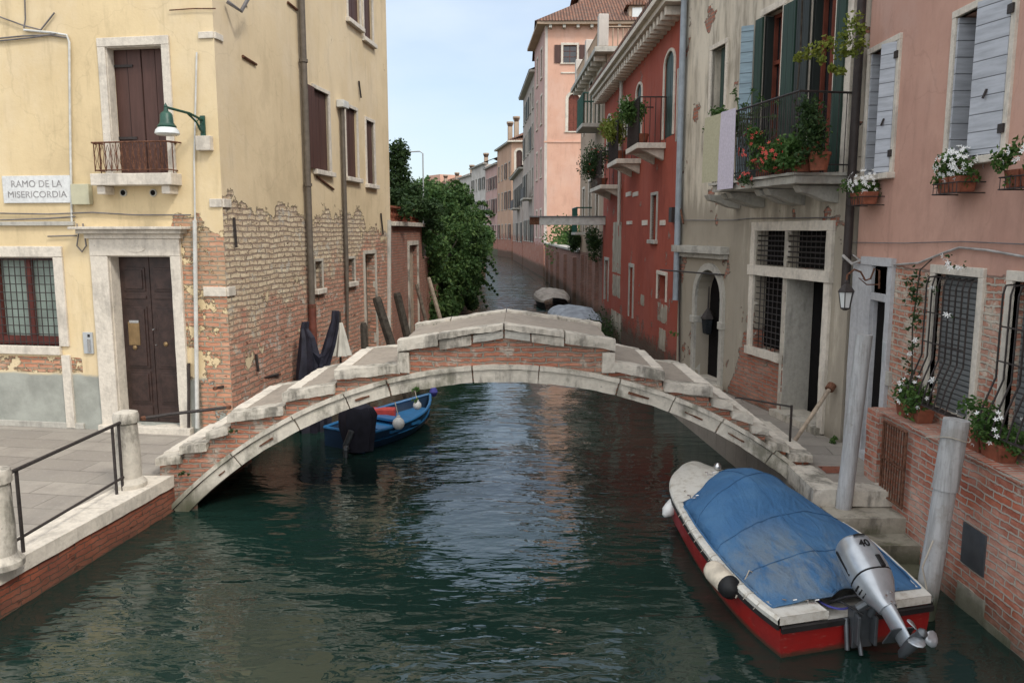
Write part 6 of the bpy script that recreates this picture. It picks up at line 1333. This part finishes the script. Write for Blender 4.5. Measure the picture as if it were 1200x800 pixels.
# foredeck
fd = []
for l, r, t in SECT[16:]:
    m_ = (l+r)/2; fd.append([Vector(((m_+(l-m_)*k).x, (m_+(l-m_)*k).y, gz(t)+.022+.05*(1-k*k))) for k in [1-2*j/10 for j in range(11)]])
mb.loft(fd, closed=False)
# aft deck: two quarter decks and low transom well
for side in (0, 1):
    q = []
    for l, r, t in SECT[:4]:
        m_ = (l+r)/2; p = (l, r)[side]; q.append([Vector(((m_+(p-m_)*k).x, (m_+(p-m_)*k).y, gz(t)+.022)) for k in (1., .8, .6, .40)]+[Vector(((m_+(p-m_)*.38).x, (m_+(p-m_)*.38).y, gz(t)-.10))])
    mb.loft(q, closed=False)
l, r, t = SECT[0]; m_ = (l+r)/2
for side, p in ((0, l), (1, r)): a1 = m_+(p-m_)*.38; mb.add([a1+Vector((0, 0, .02)), p+Vector((0, 0, .02)), p-Vector((0, 0, .05)), a1-Vector((0, 0, .05))], [(0, 1, 2, 3)])
lo_ = m_+(l-m_)*.40; ro_ = m_+(r-m_)*.40; l3, r3, _ = SECT[3]; m3 = (l3+r3)/2; mb.add([lo_-Vector((0, 0, .08)), ro_-Vector((0, 0, .08)), m3+(r3-m3)*.9-Vector((0, 0, .12)), m3+(l3-m3)*.9-Vector((0, 0, .12))], [(0, 1, 2, 3)])
mb.build('deck', 'gelcoat', rb, smooth=True)
mb = MB(); mb.loft([[(l+r)/2+(l-r)*.38-Vector((0, 0, .2)), (l+r)/2-(l-r)*.38-Vector((0, 0, .2))] for l, r, t in SECT[1:18]], closed=False); mb.build('floor', 'gelcoat', rb)
# blue cover as one draped sheet with a hem
NU, NV = 34, 26; grid = []
for i in range(NU+1):
    u = i/NU; row = []
    crest = .05+.29*math.exp(-((u-.80)/.27)**2)+.10*math.exp(-((u-.25)/.3)**2)
    for j in range(NV+1):
        v = j/NV; e = min(v, 1-v); t = .065+(.575+.26*v-.10*max(0, v-.75)*4*u)*u; l = Vector((*cr(LP, t), gz(t))); r = Vector((*cr(RP, t), gz(t))); k = math.sin(PI*v)**.55
        p = l.lerp(r, .028+.945*v); z = p.z+.022+crest*k*(1-(.35*(u > .8)*((u-.8)/.2)**2))
        z += .018*mnoise.noise(Vector((p.x*3, p.y*2.2, 1)))*k*2+.012*mnoise.noise(Vector((p.x*9, p.y*6, 4)))
        if u < .10 and .38 < v < .66: p.y += .12*(1-u/.10)*math.sin(PI*(v-.38)/.28)   # notch round the motor
        if u < .16: z -= (crest*k*.75)*(1-u/.16)
        z += -.02*abs(math.sin(u*PI*5))*(.5-e)*2*k
        row.append(Vector((p.x, p.y, z)))
    for j in (0, NV): row[j].z -= 0.0
    grid.append(row)
edge = [Vector((p.x, p.y, gz(.75)+.03)) for p in [q+(Vector((q.x, q.y, 0))-Vector((grid[-1][NV//2].x, grid[-1][NV//2].y, 0)))*.0+Vector((0, .06, 0)) for q in grid[-1]]]
grid.append(edge)
mb = MB(); mb.loft(grid, closed=False); cvr = mb.build('cover', 'cover_blue', rb, smooth=True)
cvr.modifiers.clear(); s_m = cvr.modifiers.new('thick', 'SOLIDIFY'); s_m.thickness = .008; s_m.offset = -1
mb = MB(); mb.tube([g_[0]+Vector((0, 0, .008)) for g_ in grid[:-1]], .010, 5); mb.tube([g_[-1]+Vector((0, 0, .008)) for g_ in grid[:-1]], .010, 5); mb.tube([v+Vector((0, 0, .006)) for v in grid[0]], .010, 5); mb.build('cover_hem', 'cover_blue', cvr, smooth=True)
# sewn seams and tie-down cords of the cover
mb = MB()
for i in (9, 18, 27): mb.tube([q+Vector((0, 0, .004)) for q in grid[i]], .0045, 4)
mb.tube([g_[NV//2]+Vector((0, 0, .004)) for g_ in grid[3:]], .0045, 4); mb.build('seam', 'cover_seam', cvr, smooth=True)
mb = MB()
for i in range(2, 33, 3):
    p_ = grid[i][0]; mb.tube([p_+Vector((.02, 0, .01)), p_+Vector((-.05, -.01, -.0)), p_+Vector((-.10, -.02, -.05))], .003, 4); mb.lathe(p_+Vector((.03, 0, .004)), [(.0, 0), (.011, .0), (.011, .006), (0, .006)], 8)
mb.build('lashing', 'rope', cvr)
# fittings
def cleat(p, rz=0.): MB().tube([p+Vector((-.06, 0, .03)), p+Vector((-.03, 0, .025)), p+Vector((-.03, 0, 0)), p+Vector((.03, 0, 0)), p+Vector((.03, 0, .025)), p+Vector((.06, 0, .03))], .007, 6).build('cleat', 'chrome', rb, smooth=True)
for x, y, z in ((925, 706, .36), (951, 706, .36), (832, 556, .58), (812, 583, .54), (1040, 694, .36)): cleat(G(x, y, z))
MB().lathe(G(841, 549, .56), [(.045, 0), (.05, .02), (.045, .05), (.02, .075)], 14).build('bow_light', 'chrome', rb, smooth=True)
MB().lathe(G(1050, 690, .36), [(.0, 0), (.03, .004)], 10).build('filler_cap', 'black', rb); MB().wb(Wall((l.x, l.y), (r.x, r.y)), 1.2, 1.25, .34, .37, 0, .01).build('badge', 'black', rb)
mb = MB(); c = G(975, 700, .33)
mb.tube([c+Vector((math.cos(a_)*.14-.0, math.sin(a_)*.2, .0)) for a_ in [PI*.45+PI*1.2*k/12 for k in range(13)]], .009, 6); mb.build('fuel_hose', 'rope_blue', rb, smooth=True)
mb = MB(); mb.tube([G(892, 676, .36), G(878, 668, .45), G(868, 690, .3), G(862, 700, .25)], .007, 5); mb.tube([G(905, 675, .36), G(897, 668, .42), G(885, 676, .36)], .007, 5); mb.build('rope', 'rope', rb)
# fenders
def fender(a, b, r, label, mat, capm=None):
    t = thing('fender', (a+b)/2, label, 'fender'); d = (b-a); L_ = d.length; d.normalize()
    MB().lathe(a, [(0, 0), (r*.35, .0), (r*.5, .03), (r*.9, .07), (r, .12), (r, L_-.12), (r*.9, L_-.06), (r*.5, L_-.02), (r*.3, L_), (0, L_)], 18, d).build('tube_body', mat, t, smooth=True)
    if capm: MB().lathe(a+d*(L_-.115), [(r*1.02, 0), (r*1.02, .04), (r*.9, .08), (r*.4, .12), (0, .125)], 18, d).build('end_cap', capm, t, smooth=True)
    return t
f1 = fender(Yp(799, 581, 8.75), Yp(778, 604, 8.6), .078, 'slim white fender hanging at the bow of the red boat', 'buoy')
MB().tube([Yp(799, 581, 8.75), G(803, 574, .5)], .007, 5).build('rope', 'rope', f1)
f2 = fender(Yp(833, 662, 6.95)-Vector((.02, 0, 0)), Yp(865, 694, 6.5)-Vector((.03, 0, 0)), .10, 'fat cream fender with a black end on the side of the red boat', 'buoy_old', 'black')
MB().tube([Yp(836, 662, 7.1), Yp(838, 650, 7.25), G(843, 628, .40)], .009, 5).build('rope', 'rope_blue', f2)
# outboard motor, tilted up
om = thing('outboard_motor', (2.66, 5.6, .5), 'silver outboard motor tilted up on the stern of the red boat', 'outboard motor')
top_ = Yp(996, 634, 6.35); prop = Yp(1068, 758, 5.55); d = (prop-top_); L_ = d.length; d.normalize()
side = Vector((1, .2, 0)); side = (side-d*side.dot(d)).normalized(); up_ = side.cross(d); up_ = up_ if up_.z > 0 else -up_
def ring(t, w, h, off=0., n=20, sq=2.6):
    c = top_+d*L_*t+up_*off; o_ = []
    for k in range(n):
        a_ = 2*PI*k/n; ca, sa = math.cos(a_), math.sin(a_); o_.append(c+side*(abs(ca)**(2/sq)*math.copysign(1, ca))*w*1.2+up_*(abs(sa)**(2/sq)*math.copysign(1, sa))*h*1.08)
    return o_
cw = MB().loft([ring(0., .06, .07, -.02), ring(.008, .095, .105, -.01), ring(.04, .115, .128), ring(.15, .13, .14), ring(.30, .135, .145), ring(.365, .13, .142)]).build('cowling', 'motor', om, smooth=True)
MB().loft([ring(.368, .132, .143), ring(.38, .126, .138)]).build('seam', 'black', om)
MB().loft([ring(.382, .13, .142), ring(.46, .12, .13, -.01), ring(.54, .095, .10, -.02), ring(.60, .07, .075, -.02), ring(.66, .055, .07, -.015)]).build('lower_cowl', 'motor', om, smooth=True)
MB().loft([ring(.66, .045, .07, -.015, sq=2.), ring(.78, .035, .075, -.02, sq=2.), ring(.90, .022, .08, -.03, sq=2.), ring(.985, .02, .07, -.03, sq=2.)]).build('leg', 'motor', om, smooth=True)
MB().obox(top_+d*L_*.86-up_*.06, side*.10, up_*.10, d*.006).build('cavitation_plate', 'motor_dark', om, bevel=.004)
hub = top_+d*L_*.985; fw_ = (up_*-1+d*.15).normalized()
hub_ax = (-up_*.0+Vector((.25, -.9, .1))); hub_ax = (hub_ax-d*hub_ax.dot(d)).normalized()
MB().lathe(hub-hub_ax*.16, [(.01, 0), (.035, .04), (.045, .14), (.045, .26), (.03, .3), (.02, .34)], 16, hub_ax).build('gearcase', 'motor_dark', om, smooth=True)
pc = hub+hub_ax*.14; pa_ = hub_ax.cross(Vector((0, 0, 1))).normalized(); pb_ = hub_ax.cross(pa_)
pr = MB()
for k in range(3):
    a_ = 2*PI*k/3+.5; e_ = pa_*math.cos(a_)+pb_*math.sin(a_); f_ = hub_ax.cross(e_); rows = []
    for j, (rr_, ww) in enumerate(((.03, .025), (.06, .05), (.09, .062), (.118, .05), (.132, .015))):
        tw = .75-.1*j; w_ = (f_*math.cos(tw)+hub_ax*math.sin(tw))*ww; rows.append([pc+e_*rr_-w_, pc+e_*rr_, pc+e_*rr_+w_])
    pr.loft(rows, closed=False)
po = pr.build('propeller', 'motor', om, smooth=True); po.modifiers.clear(); q = po.modifiers.new('t', 'SOLIDIFY'); q.thickness = .006
MB().lathe(pc-hub_ax*.03, [(.038, 0), (.038, .07), (.02, .09), (.0, .1)], 14, hub_ax).build('propeller_hub', 'motor_dark', om, smooth=True)
# engraved 40 and air slot on the cowling, tiller bracket, clamp
def onc(t, s_, lift=.0): return top_+d*L_*t+side*s_+up_*(.153+lift)
MB().loft([[onc(.035, -.05, -.012), onc(.03, 0, -.006), onc(.035, .05, -.012), onc(.055, .05, -.006), onc(.05, 0, .0), onc(.055, -.05, -.006)], [p+up_*.004 for p in [onc(.035, -.05, -.012), onc(.03, 0, -.006), onc(.035, .05, -.012), onc(.055, .05, -.006), onc(.05, 0, .0), onc(.055, -.05, -.006)]]]).build('air_slot', 'black', om)
cu = bpy.data.curves.new('t', 'FONT'); cu.body = '40'; cu.size = .075; cu.align_x = 'CENTER'; cu.extrude = .001; cu.offset = .002; to = bpy.data.objects.new('t', cu); C.objects.link(to); bpy.context.view_layer.update()
me = bpy.data.meshes.new_from_object(to.evaluated_get(bpy.context.evaluated_depsgraph_get())); bpy.data.objects.remove(to)
for v in me.vertices: v.co = onc(.125, 0, .001)+side*v.co.x*1.25-d*(v.co.y-.03)*1.2+up_*v.co.z-WORLD[om.name]
me.materials.append(MT['black']); o = bpy.data.objects.new('lettering', me); C.objects.link(o); o.parent = om
MB().obox(onc(.31, .05, -.012), side*.022, up_*.02, d*.055).build('latch', 'black', om, bevel=.008)
mb = MB(); tr_ = (SECT[0][0]+SECT[0][1])/2
mb.obox(tr_+Vector((0, -.06, -.12)), (.09, .02, 0), (0, .05, 0), (0, 0, .16)); mb.obox(tr_+Vector((-.07, -.1, -.1)), (.012, 0, 0), (0, .1, 0), (0, 0, .12)); mb.obox(tr_+Vector((.07, -.1, -.1)), (.012, 0, 0), (0, .1, 0), (0, 0, .12))
mb.tube([tr_+Vector((-.05, -.1, .05)), top_+d*L_*.5-up_*.1], .035, 8); mb.tube([tr_+Vector((.05, -.12, .0)), top_+d*L_*.55-up_*.08], .03, 8); mb.tube([tr_+Vector((-.12, -.06, -.05)), tr_+Vector((-.12, -.12, -.3))], .02, 8); mb.tube([tr_+Vector((-.06, -.12, -.05)), tr_+Vector((-.04, -.2, -.3))], .018, 8); mb.build('bracket', 'motor_dark', om, bevel=.004)
mb = MB(); mb.tube([tr_+Vector((-.2, .1, .0)), tr_+Vector((-.1, .0, .1)), top_+d*L_*.45-up_*.12-side*.05], .012, 6); mb.tube([tr_+Vector((-.14, .15, .0)), tr_+Vector((-.16, -.05, .08)), tr_+Vector((-.02, -.15, .02))], .009, 6); mb.build('cables', 'black', om)
for sg_ in (-1, 1):
    for k in range(3): MB().obox(top_+d*L_*(.44+.035*k)+side*sg_*.148*(1-.10*k)-up_*.03, side*.006, up_*.035, d*.006).build('vent', 'black', om)
    MB().obox(top_+d*L_*.20+side*sg_*.157-up_*.02, side*.003, up_*.012, d*L_*.12).build('stripe', 'black', om)
for t_, s_ in ((.57, .03), (.60, -.03), (.645, 0.)): MB().lathe(top_+d*L_*t_+side*s_+up_*(.088 if t_ < .62 else .065), [(.010, 0), (.010, .008), (0, .009)], 8, up_).build('bolt', 'chrome', om)

tag(MB().tube([b2+Vector((-.02, -.1, .75)), b2+Vector((-.15, -.2, .55)), G(1086, 690, .36)], .008, 5).build('mooring_line', 'rope', None), 'pale mooring line from the sleeved pole to the red boat stern', 'rope')

# ------------------------------------------------------------------ groups for the repeats
GR_ = {'canal_house': 'houses along the far bend of the canal', 'planter': 'terracotta planters on the pink house', 'balcony_plant': 'plants standing on the balconies',
       'weed': 'weeds rooted in the old masonry', 'covered_boat': 'covered boats beyond the bridge', 'mooring_pole': 'grey mooring poles by the red boat', 'handrail': 'iron handrails at the left foot of the bridge'}
for o in C.objects:
    k = o.name.split('.')[0]
    if o.parent is None and k in GR_ and 'group' not in o: o['group'] = GR_[k]
